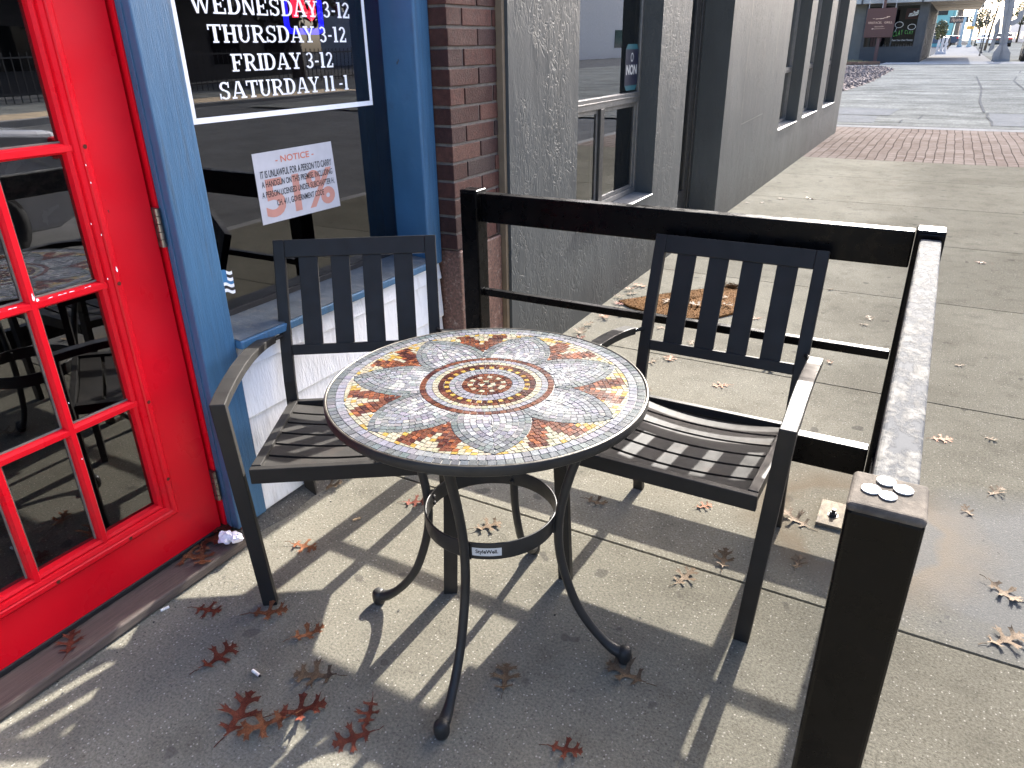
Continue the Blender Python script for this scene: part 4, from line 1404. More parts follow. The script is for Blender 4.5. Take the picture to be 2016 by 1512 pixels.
ch_b = make_chair('dark metal slatted armchair standing by the black railing, its back to the pavement')
ch_b.location = (-0.443, 1.512, 0)
ch_a = copy_tree(ch_b)
ch_a['label'] = 'dark metal slatted armchair standing by the blue trimmed window next to the red door'
ch_a.location = (-1.157, 1.176, 0)
ch_a.rotation_euler = (0, 0, R(33.5))

# ------------------------------------------------------------------ black steel railing
rail = empty('steel_railing', (0.03, 2.185, 0), 0, 'black painted steel tube railing with square posts around the table corner', 'railing')
def RL(o):
    o.parent = rail
    o.matrix_parent_inverse = Matrix.Translation(Vector((0.03, 2.185, 0))).inverted()
    return o
def post(cx, cy, h, w=0.070, cap=M['cap_worn'], seg=4):
    p = RL(MB().box(cx - w / 2, cx + w / 2, cy - w / 2, cy + w / 2, 0.0, h - 0.006).build('post', M['rail'], bevel=0.006, seg=3))
    c = MB(); c.box(cx - w / 2 - 0.0004, cx + w / 2 + 0.0004, cy - w / 2 - 0.0004, cy + w / 2 + 0.0004, h - 0.012, h)
    co = c.build('post_cap', cap, bevel=0.0065, seg=4)
    co.parent = p
    return p
post(0.0305, 2.185, 0.935, 0.069, M['rail'])
post(-1.378, 2.185, 0.938, 0.069, M['rail'])
post(0.026, 0.752, 0.950, 0.074)
RL(MB().box(-1.342, -0.0055, 2.170, 2.215, 0.828, 0.926).build('top_rail', M['rail'], bevel=0.004, seg=3))
RL(MB().box(-1.342, -0.0055, 2.172, 2.198, 0.560, 0.585).build('mid_rail', M['rail'], bevel=0.003, seg=2))
RL(MB().box(-1.342, -0.0055, 2.170, 2.215, 0.172, 0.268).build('bottom_rail', M['rail'], bevel=0.004, seg=3))
RL(MB().box(0.008, 0.058, 0.790, 2.149, 0.812, 0.914).build('top_rail', M['rail_worn_sheen'], bevel=0.006, seg=3))
RL(MB().box(0.018, 0.044, 0.790, 2.149, 0.560, 0.585).build('mid_rail', M['rail'], bevel=0.003, seg=2))
RL(MB().box(0.008, 0.053, 0.790, 2.149, 0.172, 0.268).build('bottom_rail', M['rail'], bevel=0.004, seg=3))
for cx, cy in ((0.0305, 2.185), (-1.378, 2.185), (0.026, 0.752)):
    pl = RL(MB().box(cx - 0.138, cx + 0.138, cy - 0.073, cy + 0.073, 0.001, 0.0125).build('base_plate', M['plate'], bevel=0.0015))
    for sx in (-1, 1):
        bt = MB()
        bt.lathe([(0.0, 0.0126), (0.016, 0.0126), (0.016, 0.0146), (0.0, 0.0147)], 18, c=(cx + sx * 0.095, cy - 0.012, 0))
        bt.lathe([(0.0, 0.0147), (0.0115, 0.0147), (0.0115, 0.0235), (0.009, 0.025), (0.0, 0.025)], 6, c=(cx + sx * 0.095, cy - 0.012, 0))
        bt.lathe([(0.0, 0.025), (0.0062, 0.025), (0.0062, 0.036), (0.0, 0.0365)], 10, c=(cx + sx * 0.095, cy - 0.012, 0))
        bo_ = bt.build('anchor_bolt', M['rubber'])
        bo_.parent = pl

# coins on the near post
for (x, y, lb) in ((0.0215, 0.7735, 'silvery coin at the back of the post top, touching the rail'), (0.0085, 0.7500, 'leftmost of four silvery coins on the near railing post'),
                   (0.0385, 0.7640, 'rightmost of four silvery coins on the near railing post'), (0.0250, 0.7440, 'frontmost of four silvery coins on the near railing post')):
    c = MB(); r_ = 0.0098 if 'front' not in lb else 0.0088
    c.lathe([(0, 0), (r_ - 0.0004, 0), (r_, 0.0004), (r_, 0.0013), (r_ - 0.0004, 0.0017), (r_ - 0.0011, 0.0017), (r_ - 0.0014, 0.0014), (r_ * 0.45, 0.0014), (r_ * 0.3, 0.0017), (0, 0.0018)], 32)
    o = c.build('coin', M['coin'], smooth=False, loc=(x, y, 0.9505))
    o.rotation_euler = (R(random.uniform(-1.0, 1.0)), R(random.uniform(-1, 1)), random.random() * 6)
    if 'back' in lb: o.location.z += 0.0002
    tag(o, lb, 'coin', 'coins on the near railing post')

# ------------------------------------------------------------------ doormat
mp_ = [(-1.473, 3.896), (-1.30, 4.11), (-1.14, 4.29), (-0.979, 4.449), (-0.90, 4.44), (-0.806, 3.99), (-0.885, 3.856), (-1.016, 3.772), (-1.146, 3.744), (-1.279, 3.794), (-1.376, 3.825)]
mm_ = MB()
mm_.prism(mp_, lambda x, y: (x, y, 0.001), lambda x, y: (x, y, 0.014))
doormat = mm_.build('doormat', M['coir'], bevel=0.004, seg=2)
fz = MB(); rf = random.Random(8)
cen = Vector((-1.11, 4.06))
for k in range(2600):
    i = rf.randrange(len(mp_)); a, b = Vector(mp_[i]), Vector(mp_[(i + 1) % len(mp_)])
    q = a.lerp(b, rf.random()).lerp(cen, rf.random() ** 1.6)
    h = rf.uniform(0.004, 0.010); d = Vector((rf.uniform(-1, 1), rf.uniform(-1, 1))) * 0.006
    w = 0.0012
    fz.add([(q.x - w, q.y, 0.0135), (q.x + w, q.y, 0.0135), (q.x + d.x, q.y + d.y, 0.0135 + h)], [(0, 1, 2)])
for k in range(160):
    q = Vector((-0.945, 4.44)) + Vector((rf.gauss(0, 0.035), rf.gauss(0, 0.02)))
    p = [(q.x, q.y, 0.012)]
    for s in range(3): q = q + Vector((rf.uniform(-0.012, 0.02), rf.uniform(-0.004, 0.02))); p.append((q.x, q.y, 0.012 + rf.uniform(0, 0.02)))
    fz.tube(p, 0.0009, 4, caps=False)
fo2 = fz.build('coir_fibres', M['coir']); fo2.parent = doormat
tag(doormat, 'brown coir doormat with cut edges lying on the pavement by the stucco wall', 'doormat')

# ------------------------------------------------------------------ oak leaves
HL = [(0, .015), (.12, .02), (.17, .06), (.20, .15), (.18, .23), (.235, .20), (.275, .245), (.27, .14), (.265, .065), (.30, .058), (.395, .056), (.45, .085), (.49, .20), (.48, .30), (.455, .39),
      (.53, .335), (.58, .43), (.588, .32), (.64, .325), (.58, .20), (.56, .095), (.60, .068), (.675, .060), (.725, .085), (.78, .18), (.785, .27), (.84, .225), (.895, .275), (.87, .17), (.84, .085),
      (.875, .058), (.92, .09), (.975, .125), (.955, .06), (1.0, 0.0)]
def leaf_mesh(seed):
    r_ = random.Random(seed)
    bm = bmesh.new()
    outl = []
    for s in (1, -1):
        sc = r_.uniform(0.88, 1.12)
        side = [Vector((t + r_.uniform(-.006, .006), s * max(0.008, h * sc * (r_.uniform(0.9, 1.12) if h > .13 else 1)))) for t, h in HL[:-1]]
        outl += (side + [Vector((1.0, 0.0))]) if s > 0 else side[::-1]
    n = len(outl)
    # extra points along the lobe axes let the blade bend
    extra = [Vector((t, 0)) for t in (.08, .2, .3, .4, .5, .6, .7, .8, .9)] + [Vector((x, s * y)) for s in (1, -1) for x, y in ((.24, .12), (.5, .12), (.53, .22), (.545, .31), (.77, .1), (.82, .18))]
    pts, _, tris, *_ = delaunay_2d_cdt(outl + extra, [(i, (i + 1) % n) for i in range(n)], [], 1, 1e-5)
    vv = [bm.verts.new((p.x, p.y, 0)) for p in pts]
    for t3 in tris: bm.faces.new([vv[i] for i in t3])
    c1, c2, tw = r_.uniform(0.02, 0.65), r_.uniform(-0.4, 0.6), r_.uniform(-0.5, 0.5)
    ph = r_.random() * 10
    for v in bm.verts:
        x, y = v.co.x, v.co.y
        z = c1 * abs(y) ** 1.5 + c2 * (x - 0.45) ** 2 + tw * (x - .5) * y + 0.06 * mnoise.noise(Vector((x * 4 + ph, y * 4, ph)))
        y2 = y * (1 - 0.25 * min(1, c1 * abs(y) * 1.2))
        v.co = (x - 0.5, y2, z)
    zmin = min(v.co.z for v in bm.verts)
    for v in bm.verts: v.co.z -= zmin
    st = [v for v in bm.verts if abs(v.co.x + 0.5) < 1e-4]
    zb = st[0].co.z if st else 0.05
    ring_prev = None
    pth = [(-0.5, 0, zb), (-0.60, r_.uniform(-.03, .03), zb * .8 + .02), (-0.72, r_.uniform(-.08, .08), zb * .5 + .03)]
    for p in pth:
        rg_ = [bm.verts.new((p[0], p[1] + 0.010 * math.cos(a), p[2] + 0.010 * math.sin(a))) for a in (0, 2.09, 4.19)]
        if ring_prev:
            for q in range(3): bm.faces.new((ring_prev[q], ring_prev[(q + 1) % 3], rg_[(q + 1) % 3], rg_[q]))
        ring_prev = rg_
    bmesh.ops.recalc_face_normals(bm, faces=bm.faces[:])
    me = bpy.data.meshes.new('oak_leaf')
    bm.to_mesh(me); bm.free()
    for p in me.polygons: p.use_smooth = True
    return me

LM = {}
for c in range(3):
    for s in range(6):
        me = leaf_mesh(40 + s)
        me.materials.append(M['leaf%d' % c])
        LM[(c, s)] = me
KIND = ('dark red', 'rust brown', 'pale tan')
# x, y, z, size, colour, heading, label (None: one of the scattered group beyond the railing)
LEAVES = [
 (-1.666, 0.665, 0.034, .085, 0, 2.4, 'dark red oak leaf lying on the wooden door threshold'),
 (-1.493, 0.937, 0, .085, 0, 0.3, 'narrow red brown oak leaf on the concrete just off the threshold edge'),
 (-1.337, 1.007, 0, .105, 1, 0.6, 'rust oak leaf at the foot of the armchair leg by the door'),
 (-1.187, 0.998, 0, .09, 1, 1.0, 'rust and cream oak leaf standing on the concrete in sunlight left of the table'),
 (-1.328, 0.83, 0, .105, 0, 1.4, 'dark red oak leaf with a long stalk near the white cigarette butt'),
 (-1.071, 0.902, 0, .11, 2, 3.6, 'pale tan curled oak leaf right of the cigarette butt'),
 (-1.147, 0.731, 0, .125, 0, 1.9, 'large dark red oak leaf, left one of three overlapping leaves'),
 (-1.07, 0.735, 0.006, .12, 1, 4.1, 'large brown oak leaf in the middle of three overlapping leaves'),
 (-1.03, 0.806, 0, .125, 0, 0.7, 'large dark red oak leaf, right one of three overlapping leaves'),
 (-0.886, 0.879, 0, .08, 0, 5.2, 'small curled dark red oak leaf left of the front table foot'),
 (-0.874, 0.809, 0, .095, 0, 4.0, 'dark red oak leaf just below the small curled one near the front table foot'),
 (-0.662, 1.112, 0, .095, 2, 2.0, 'tan oak leaf lying alone in the shade under the table, front'),
 (-0.412, 1.262, 0, .11, 2, 3.0, 'tan oak leaf under the right foot of the table'),
 (-0.452, 1.004, 0, .08, 0, 0.2, 'small dull red oak leaf in the shade at the bottom of the picture'),
 (-1.014, 1.62, 0, .095, 2, 0.9, 'pale tan curled oak leaf seen through the table ring'),
 (-1.298, 1.624, 0, .085, 0, 0.5, 'bright red oak leaf beside the left table leg in sunlight'),
 (-1.461, 1.269, 0, .09, 1, 0.2, 'brown curled oak leaf between the front leg of the left armchair and the tissue'),
 (-1.625, 1.562, 0.002, .11, 2, 0.4, 'yellowish oak leaf under the left armchair at the siding'),
 (-0.763, 1.906, 0, .08, 2, 0.1, 'tan oak leaf in the railing shadow under the right armchair'),
 (-0.393, 1.674, 0, .09, 2, 1.2, 'pale oak leaf lying just in front of the pavement joint under the right armchair'),
 (-0.314, 1.803, 0, .09, 2, 1.7, 'pale oak leaf in the railing shadow beyond the pavement joint'),
 (-0.122, 1.889, 0, .07, 2, 1.5, 'small pale oak leaf in the railing shadow left of the near post'),
 (-0.165, 2.107, 0, .105, 2, 2.7, 'pale oak leaf beside the steel base plate'),
 (-0.443, 2.047, 0, .06, 1, 0.8, 'curled brown leaf in sunlight under the right armchair seat'),
 (0.394, 2.582, 0, .075, 2, 1.0, 'pale oak leaf on the pavement right of the railing, upper one'),
 (0.312, 2.412, 0, .06, 2, 2.0, 'flat pale oak leaf on the pavement right of the railing by the wet patch'),
 (0.393, 2.02, 0, .10, 2, 5.6, 'slender tan oak leaf on the wet patch at the right edge'),
 (0.389, 1.817, 0, .105, 2, 0.7, 'pale curled oak leaf on the wet patch, lower right'),
 (0.228, 2.908, 0, .08, 1, 0.4, 'brown oak leaf on the pavement right of the side rail'),
]
GRP = [(0.391, 2.993, .05), (-0.931, 3.209, .085), (-1.001, 3.117, .085), (-0.633, 3.008, .08), (-0.488, 3.284, .08), (-0.905, 2.809, .06), (-0.141, 4.238, .07), (-0.685, 3.966, .06),
       (-0.897, 3.45, .07), (-1.11, 3.591, .06), (-0.975, 7.659, .10), (-1.216, 7.551, .08), (-1.081, 8.03, .07), (-0.16, 4.12, .05), (0.41, 5.767, .07),
       (0.046, 2.929, .05), (-1.48, 7.225, .06), (-1.349, 7.268, .06), (0.29, 3.733, .05), (-0.5, 6.1, .05), (0.02, 5.1, .05), (-0.72, 5.3, .05), (-0.25, 3.5, .05), (-1.3, 6.1, .06), (-0.4, 4.7, .05)]
WALLG = [(-1.47, 4.25, .09), (-1.45, 4.08, .08), (-1.46, 3.864, .08), (-1.44, 3.607, .09), (-1.46, 3.329, .10), (-1.42, 3.77, .07), (-1.50, 3.98, .07), (-1.49, 4.15, .07), (-1.40, 3.95, .06), (-1.47, 3.45, .07), (-1.43, 3.25, .07), (-1.50, 3.70, .06), (-1.36, 3.68, .06)]
MATL = [(-1.019, 3.992, .11, 'pale oak leaf with long lobes in the middle of the coir doormat'), (-1.205, 3.98, .085, 'pale oak leaf on the left half of the coir doormat'), (-0.879, 4.071, .085, 'pale oak leaf on the right edge of the coir doormat'),
        (-0.93, 4.20, .07, 'small pale oak leaf near the frayed corner of the coir doormat'), (-1.17, 4.08, .06, 'smallest pale oak leaf on the left half of the coir doormat')]
rlf = random.Random(21)
def leaf(x, y, z, size, c, head, label, group):
    o = bpy.data.objects.new('oak_leaf', LM[(c, rlf.randrange(6))])
    COL.objects.link(o)
    o.location = (x, y, z + 0.0012)
    o.scale = (size * 1.0,) * 3
    o.rotation_euler = (R(rlf.uniform(-5, 5)), R(rlf.uniform(-5, 5)), head)
    tag(o, label, 'leaf', group)
for x, y, z, s, c, h, lb in LEAVES: leaf(x, y, z, s, c, h, lb, 'fallen oak leaves')
for x, y, s in GRP: leaf(x, y, 0, s, 2 if rlf.random() < .8 else 1, rlf.random() * 6.28, 'small dry oak leaf scattered on the open pavement beyond the railing', 'small dry leaves on the open pavement')
for x, y, s in WALLG: leaf(x, y, rlf.uniform(0, .01), s, rlf.choice([2, 2, 1, 1, 0]), rlf.random() * 6.28, 'dry oak leaf drifted against the foot of the stucco wall near the doormat', 'leaves drifted against the stucco wall')
for x, y, s, lb in MATL: leaf(x, y, 0.0195, s, 2, rlf.random() * 6.28, lb, 'leaves on the doormat')
for x, y, z, s, c, h, lb in ((-1.700, 1.045, .034, .12, 1, 0.3, 'brown oak leaf in the threshold corner, furthest left of the pile'), (-1.703, 1.105, .036, .12, 0, 0.8, 'dark red oak leaf in the pile left of the crumpled tissue'),
                             (-1.705, 1.150, .038, .11, 0, 1.8, 'dark red oak leaf in the pile behind the crumpled tissue'), (-1.69, 1.185, .044, .13, 0, 1.0, 'dark red oak leaf leaning on the blue post above the tissue'),
                             (-1.655, 1.06, .034, .10, 1, 5.6, 'red brown oak leaf lying flat at the front of the pile on the threshold')):
    leaf(x, y, z, s, c, h, lb, 'fallen oak leaves')

# crumpled tissue, cigarette butts
bm = bmesh.new()
for cx, cy, r_ in ((0, 0, .021), (.021, .016, .018), (.002, .024, .013)):
    geo = bmesh.ops.create_icosphere(bm, subdivisions=3, radius=r_, matrix=Matrix.Translation((cx, cy, r_ * .85)))
    for v in geo['verts']:
        d = mnoise.noise(v.co * 70 + Vector((cx * 90, 0, 0)))
        d2 = abs(mnoise.noise(v.co * 150))
        v.co = Vector((cx, cy, r_ * .85)) + (v.co - Vector((cx, cy, r_ * .85))) * (0.92 + 0.5 * d - 0.3 * d2)
me = bpy.data.meshes.new('crumpled_tissue'); bm.to_mesh(me); bm.free(); me.materials.append(M['tissue'])
o = bpy.data.objects.new('crumpled_tissue', me); COL.objects.link(o); o.location = (-1.642, 1.140, 0.038); o.scale = (1.15, 1.15, 1.0)
tag(o, 'crumpled white paper tissue on the threshold corner below the red door', 'tissue')
def butt(x, y, z, a, L_, label, tanf):
    e = empty('cigarette_butt', (x, y, z), a, label, 'cigarette butt', 'cigarette butts')
    rotm = Matrix.Rotation(R(90), 4, 'Y')
    b1 = MB(); b1.lathe([(0.0, 0), (0.0038, 0), (0.0040, 0.001), (0.0039, L_ * .45), (0.0036, L_ * .45)], 14, M=Matrix.Translation((-L_ / 2, 0, 0.0041)) @ rotm)
    b1.build('filter', M['cig_tan'] if tanf else M['cig_paper'], e, smooth=True)
    b2 = MB(); b2.lathe([(0.0037, L_ * .45), (0.0040, L_ * .5), (0.0038, L_ * .93)], 14, M=Matrix.Translation((-L_ / 2, 0, 0.0041)) @ rotm)
    b2.build('paper', M['cig_paper'] if not tanf else M['cig_tan'], e, smooth=True)
    b3 = MB(); b3.lathe([(0.0038, L_ * .93), (0.0034, L_), (0, L_ * 1.01)], 14, M=Matrix.Translation((-L_ / 2, 0, 0.0041)) @ rotm)
    b3.build('burnt_end', M['ash'], e, smooth=True)
butt(-1.205, 0.839, 0, R(-8), 0.030, 'white cigarette butt on the shaded concrete among the red leaves', False)
butt(-1.600, 0.884, 0, R(70), 0.024, 'whitish cigarette butt wedged against the wooden threshold', False)
butt(-1.408, 1.455, 0, R(60), 0.028, 'tan cigarette butt on the sunlit concrete under the left armchair', True)
# crumbs and bits of bark
cb = MB(); rc_ = random.Random(17)
for k in range(230):
    x, y = rc_.uniform(-1.6, 0.6), rc_.uniform(0.5, 5.5)
    if rc_.random() < .45: x = -1.62 + abs(rc_.gauss(0, .05)); y = rc_.uniform(0.3, 2.6)
    s = rc_.uniform(0.0012, 0.0035)
    a = rc_.random() * 6.28
    p = [Vector((x, y, 0.0006)) + Vector((math.cos(a + q) * s * rc_.uniform(.5, 1.8), math.sin(a + q) * s * rc_.uniform(.5, 1.4), rc_.uniform(0, s))) for q in (0, 1.5, 3.0, 4.5)]
    cb.add(p, [(0, 1, 2, 3)])
tag(cb.build('grit', M['ash']), kind='stuff')

# ------------------------------------------------------------------ far side of the crossing
F0 = 0.30
M['shop_dark'] = paint('dark_slate_paint', (0.02475, 0.03025, 0.03575), 0.5, 0.12, 2, 20)
M['shop_beige'] = paint('beige_render', (0.12, 0.123, 0.111), 0.8, 0.1, 2, 20)
M['fascia'] = paint('pale_fascia', (0.273, 0.299, 0.299), 0.5, 0.1, 1.5)
M['soffit'] = paint('tan_soffit', (0.345, 0.3, 0.2475), 0.8, 0.08, 2)
M['far_glass'] = glass_mat('far_shop_glass', (0.35, 0.36, 0.37), 1.3)
M['brown_sign'] = flat('brown_sign_paint', (0.066, 0.021, 0.0144), 0.6)
M['brown_post'] = flat('brown_post_paint', (0.084, 0.036, 0.03), 0.6)
M['gold'] = flat('pale_gold', (0.62, 0.42, 0.30), 0.5)
M['green_paint'] = flat('green_window_paint', (0.10, 0.42, 0.08), 0.6)
M['pink'] = flat('pink_drape', (0.62, 0.30, 0.36), 0.7)
M['steel_grey'] = paint('grey_painted_steel', (0.162, 0.171, 0.186), 0.45, 0.12, 3, 20, metal=0.2)
M['dark_iron'] = flat('dark_iron', (0.02, 0.022, 0.026), 0.5)
M['pale_blue'] = flat('pale_blue_post', (0.27, 0.38, 0.45), 0.6)
M['yellow'] = flat('signal_yellow', (0.62, 0.36, 0.06), 0.5)
M['teal_wall'] = flat('teal_wall_paint', (0.16, 0.40, 0.40), 0.7)
M['planter'] = paint('white_planter', (0.39, 0.3975, 0.42), 0.6, 0.12, 2)
M['bark'] = paint('bark', (0.07, 0.06, 0.05), 0.9, 0.3, 4, 12, 0.02)
M['foliage'] = paint('dull_foliage', (0.075, 0.085, 0.035), 0.7, 0.6, 1.2)
M['foliage_dark'] = paint('dark_foliage', (0.035, 0.042, 0.022), 0.7, 0.6, 0.6)
M['tyre'] = flat('tyre_rubber', (0.015, 0.015, 0.016), 0.8)
M['chrome'] = flat('wheel_rim', (0.45, 0.45, 0.46), 0.3)
M['car_navy'] = paint('navy_car_paint', (0.02, 0.026, 0.045), 0.2, 0.1, 2, 0, 0)
M['car_silver'] = paint('silver_car_paint', (0.42, 0.43, 0.46), 0.22, 0.05, 2, 0, 0, metal=0.3)
M['car_black'] = paint('black_car_paint', (0.012, 0.012, 0.014), 0.2, 0.1, 2, 0, 0)
M['car_white'] = paint('white_car_paint', (0.7, 0.7, 0.7), 0.25, 0.05, 2, 0, 0)
M['car_glass'] = flat('car_window', (0.012, 0.014, 0.016), 0.06)
M['tail'] = flat('tail_lamp', (0.50, 0.012, 0.02), 0.15)
M['ballast'] = paint('pinkish_ballast', (0.165, 0.146, 0.141), 0.9, 0.45, 3, 20, spec=0.0)
M['rust'] = paint('rusty_rail', (0.13, 0.075, 0.05), 0.7, 0.3, 3, 20)
M['straw'] = paint('straw_grass', (0.23, 0.20, 0.10), 0.9, 0.4, 2, 12, 0.02)

cs = empty('corner_shop', (-1.834, 49.4, F0), 0, 'dark slate corner shop with painted windows, ribbed side wall and flat pale canopy', 'building')
def CS(o):
    o.parent = cs; o.matrix_parent_inverse = Matrix.Translation(Vector((-1.834, 49.4, F0))).inverted(); return o
HC = 3.24
wl = MB()
wl.box(-4.86, -1.834, 49.4, 49.6, 0.1, 1.10)
wl.box(-2.22, -1.834, 49.4, 49.6, 1.10, HC)
wl.box(-4.86, -4.72, 49.4, 49.6, 1.10, HC)
wl.box(-3.40, -3.32, 49.4, 49.6, 1.10, HC)
wl.box(-4.72, -3.40, 49.4, 49.6, 3.12, HC); wl.box(-3.32, -2.22, 49.4, 49.6, 3.12, HC)
wl.box(-2.03, -1.834, 49.602, 64.4, 0.1, HC)
wl.box(-12, -11.8, 49.6, 64.4, 0.1, HC); wl.box(-11.8, -2.03, 64.2, 64.4, 0.1, HC)
CS(wl.build('wall', M['shop_dark']))
CS(MB().box(-12, -4.865, 49.42, 49.598, 0.1, HC - 0.002).build('side_wall', M['shop_beige']))
CS(MB().box(-11.7, -2.05, 51.2, 51.3, 0.1, HC - 0.01).box(-11.7, -2.05, 49.7, 51.2, 1.0, 1.06).build('interior', flat('shop_inside', (0.05, 0.05, 0.055), 0.9)))
for y in [49.42 + 0.42 * i for i in range(36)]:
    CS(MB().box(-1.832, -1.74, y, y + 0.09, 0.25, HC - 0.02).build('wall_rib', M['shop_dark']))
CS(MB().box(-1.739, -1.700, 63.9, 64.39, 0.25, HC).build('end_trim', M['fascia']))
cn = MB()
cn.box(-9.5, 0.83, 48.55, 48.65, HC + 0.001, HC + 0.62)
cn.box(0.75, 0.83, 48.65, 64.5, HC + 0.001, HC + 0.5)
CS(cn.build('canopy_fascia', M['fascia']))
CS(MB().box(-9.5, 0.749, 48.652, 64.5, HC + 0.004, HC + 0.3).build('canopy_soffit', M['soffit']))
for x in (-5.1, -2.15, 0.2): CS(MB().box(x, x + 0.09, 48.49, 48.545, HC - 0.02, HC + 0.62).build('canopy_bracket', M['shop_dark']))
for y in (50.5, 54.5, 58.5, 62.5): CS(MB().box(-1.7, 0.74, y, y + 0.05, HC - 0.02, HC + 0.003).build('soffit_seam', M['soffit']))
CS(pane('window_pane', 49.5, 0, 1, 0, 1, M['far_glass'])) if False else None
def xpane(x0, x1, z0, z1, y):
    mb = MB(); mb.add([(x0, y, z0), (x1, y, z0), (x1, y, z1), (x0, y, z1)], [(0, 1, 2, 3)])
    return mb.build('window_pane', M['far_glass'])
w1 = CS(xpane(-4.72, -3.40, 1.10, 3.12, 49.46)); w2 = CS(xpane(-3.32, -2.22, 1.10, 3.12, 49.46))
yd = 49.452
def new_ds():
    global ds
    ds = MB()
def end_ds(): CS(ds.build('lettering_and_reflection', [M['stick_w'], M['green_paint']]))

new_ds()
text_fit(ds, 'Paint Your Own Pottery', (-2.80, yd, 1.40), (1, 0, 0), (0, 0, 1), 1.04, 0.115, 0.012, 0, 0.2)
end_ds()
new_ds()
text_fit(ds, 'C L A Y', (-3.08, yd, 1.76), (1, 0, 0.22), (0, 0, 1), 0.46, 0.25, 0.0, 1, 0.0)
end_ds()
new_ds()
text_fit(ds, 'C L A Y', (-2.54, yd, 1.80), (1, 0, -0.10), (0, 0, 1), 0.40, 0.18, 0.0, 1, 0.0)  # reflection of the green lettering, put on the pane as flat colour
end_ds()
new_ds()
text_fit(ds, 'm2tB', (-2.46, yd, 2.72), (1, 0, 0.18), (0, 0, 1), 0.44, 0.24, 0.03, 0, 0.2)
end_ds()
def cloud(cx, cz, rx, rz, n=13):
    for i in range(n * 4):
        a = 2 * math.pi * i / (n * 4); b = 2 * math.pi * (i + 1) / (n * 4)
        f = lambda t: 1 + 0.10 * abs(math.sin(t * n / 2))
        p = [(cx + rx * f(a) * math.cos(a), yd, cz + rz * f(a) * math.sin(a)), (cx + rx * f(b) * math.cos(b), yd, cz + rz * f(b) * math.sin(b)),
             (cx + rx * f(b) * .86 * math.cos(b), yd, cz + rz * f(b) * .84 * math.sin(b)), (cx + rx * f(a) * .86 * math.cos(a), yd, cz + rz * f(a) * .84 * math.sin(a))]
        ds.add(p, [(0, 1, 2, 3)], 0)
new_ds()
cloud(-3.09, 2.18, 0.20, 0.15)
end_ds()
new_ds()
cloud(-2.45, 2.06, 0.19, 0.14)  # reflected cloud, likewise drawn on the pane as flat colour
end_ds()
new_ds()
for i, (x, z) in enumerate(((-3.22, 1.97), (-3.25, 1.90), (-3.26, 1.84))):
    ds.add([(x, yd, z), (x + .05, yd, z), (x + .05, yd, z + .04), (x, yd, z + .04)], [(0, 1, 2, 3)], 0)
end_ds()
# things on the shop sill: drapes and pottery
dr = MB()
rd = random.Random(4)
for x0, mi in ((-4.66, 1), (-4.58, 0), (-4.42, 2), (-4.28, 2), (-4.16, 0)):
    for s in range(5):
        dr.box(x0 + s * .022, x0 + s * .022 + .018, 49.75 + (s % 2) * .03, 49.79 + (s % 2) * .03, 1.08, 1.62, mi)
dr.prism([(-3.98, 1.22), (-3.86, 1.4), (-3.84, 1.62), (-3.93, 1.64)], lambda x, z: (x, 49.75, z), lambda x, z: (x, 49.78, z), 2)
tag(dr.build('window_drapes', [M['stick_w'], M['gold'], M['pink']]), 'pink and cream drapes hanging low in the left window of the corner shop', 'drapes')
pr_ = random.Random(6)
def pot(x, label_i):
    mb = MB(); h = pr_.uniform(.09, .19); r_ = pr_.uniform(.03, .055)
    mb.lathe([(0, 0), (r_ * .6, 0), (r_, h * .4), (r_ * .7, h * .8), (r_ * .8, h), (r_ * .6, h), (0, h * .8)], 12, c=(0, 0, 0))
    o = mb.build('pot', M['stick_w'], smooth=True, loc=(x, 49.80, 1.065))
    tag(o, 'small white unpainted pottery piece on the sill of the corner shop window', 'pottery', 'pottery in the corner shop window')
for x in (-3.72, -3.60, -3.22, -3.10, -2.96, -2.84, -2.70, -2.56, -2.45, -2.34): pot(x, 0)
# red panel and bunting on the right pane
rp2 = MB(); rp2.box(-2.86, -2.25, 49.62, 49.64, 2.45, 2.98)
tag(rp2.build('window_banner', flat('dull_red_banner', (0.22, 0.05, 0.05), 0.7)), 'dull red banner behind the upper right pane of the corner shop', 'banner')

# hanging sign on a brown post
hs = empty('hanging_sign', (-3.88, 48.0, F0 + .04), 0, 'square brown restaurant sign hung from a tall brown post', 'sign')
def HS(o):
    o.parent = hs; o.matrix_parent_inverse = Matrix.Translation(Vector((-3.88, 48.0, F0 + .04))).inverted(); return o
HS(MB().box(-3.97, -3.80, 47.95, 48.12, 0.25, 3.9).build('post', M['brown_post'], bevel=0.01))
HS(MB().box(-4.72, -3.2, 47.86, 47.945, 3.50, 3.62).build('arm', M['brown_post'], bevel=0.01))
bd = HS(MB().box(-4.645, -3.235, 47.84, 47.90, 1.56, 2.98).build('board', M['brown_sign'], bevel=0.01))
for x in (-4.60, -3.94, -3.30):
    HS(MB().tube([(x, 47.87, 3.5), (x, 47.87, 2.98)], 0.014, 6).build('chain', M['chrome']))
st3 = MB(); yy3 = 47.838
text_fit(st3, 'KRISTACEL', (-4.18, yy3, 2.285), (1, 0, 0), (0, 0, 1), 0.66, 0.10, 0.0, 0)
text_fit(st3, 'GRILL', (-3.53, yy3, 2.285), (1, 0, 0), (0, 0, 1), 0.40, 0.10, 0.0, 0)
text_fit(st3, 'restaurant & bar', (-3.95, yy3, 2.10), (1, 0, 0), (0, 0, 1), 0.46, 0.07, 0.0, 0, .3)
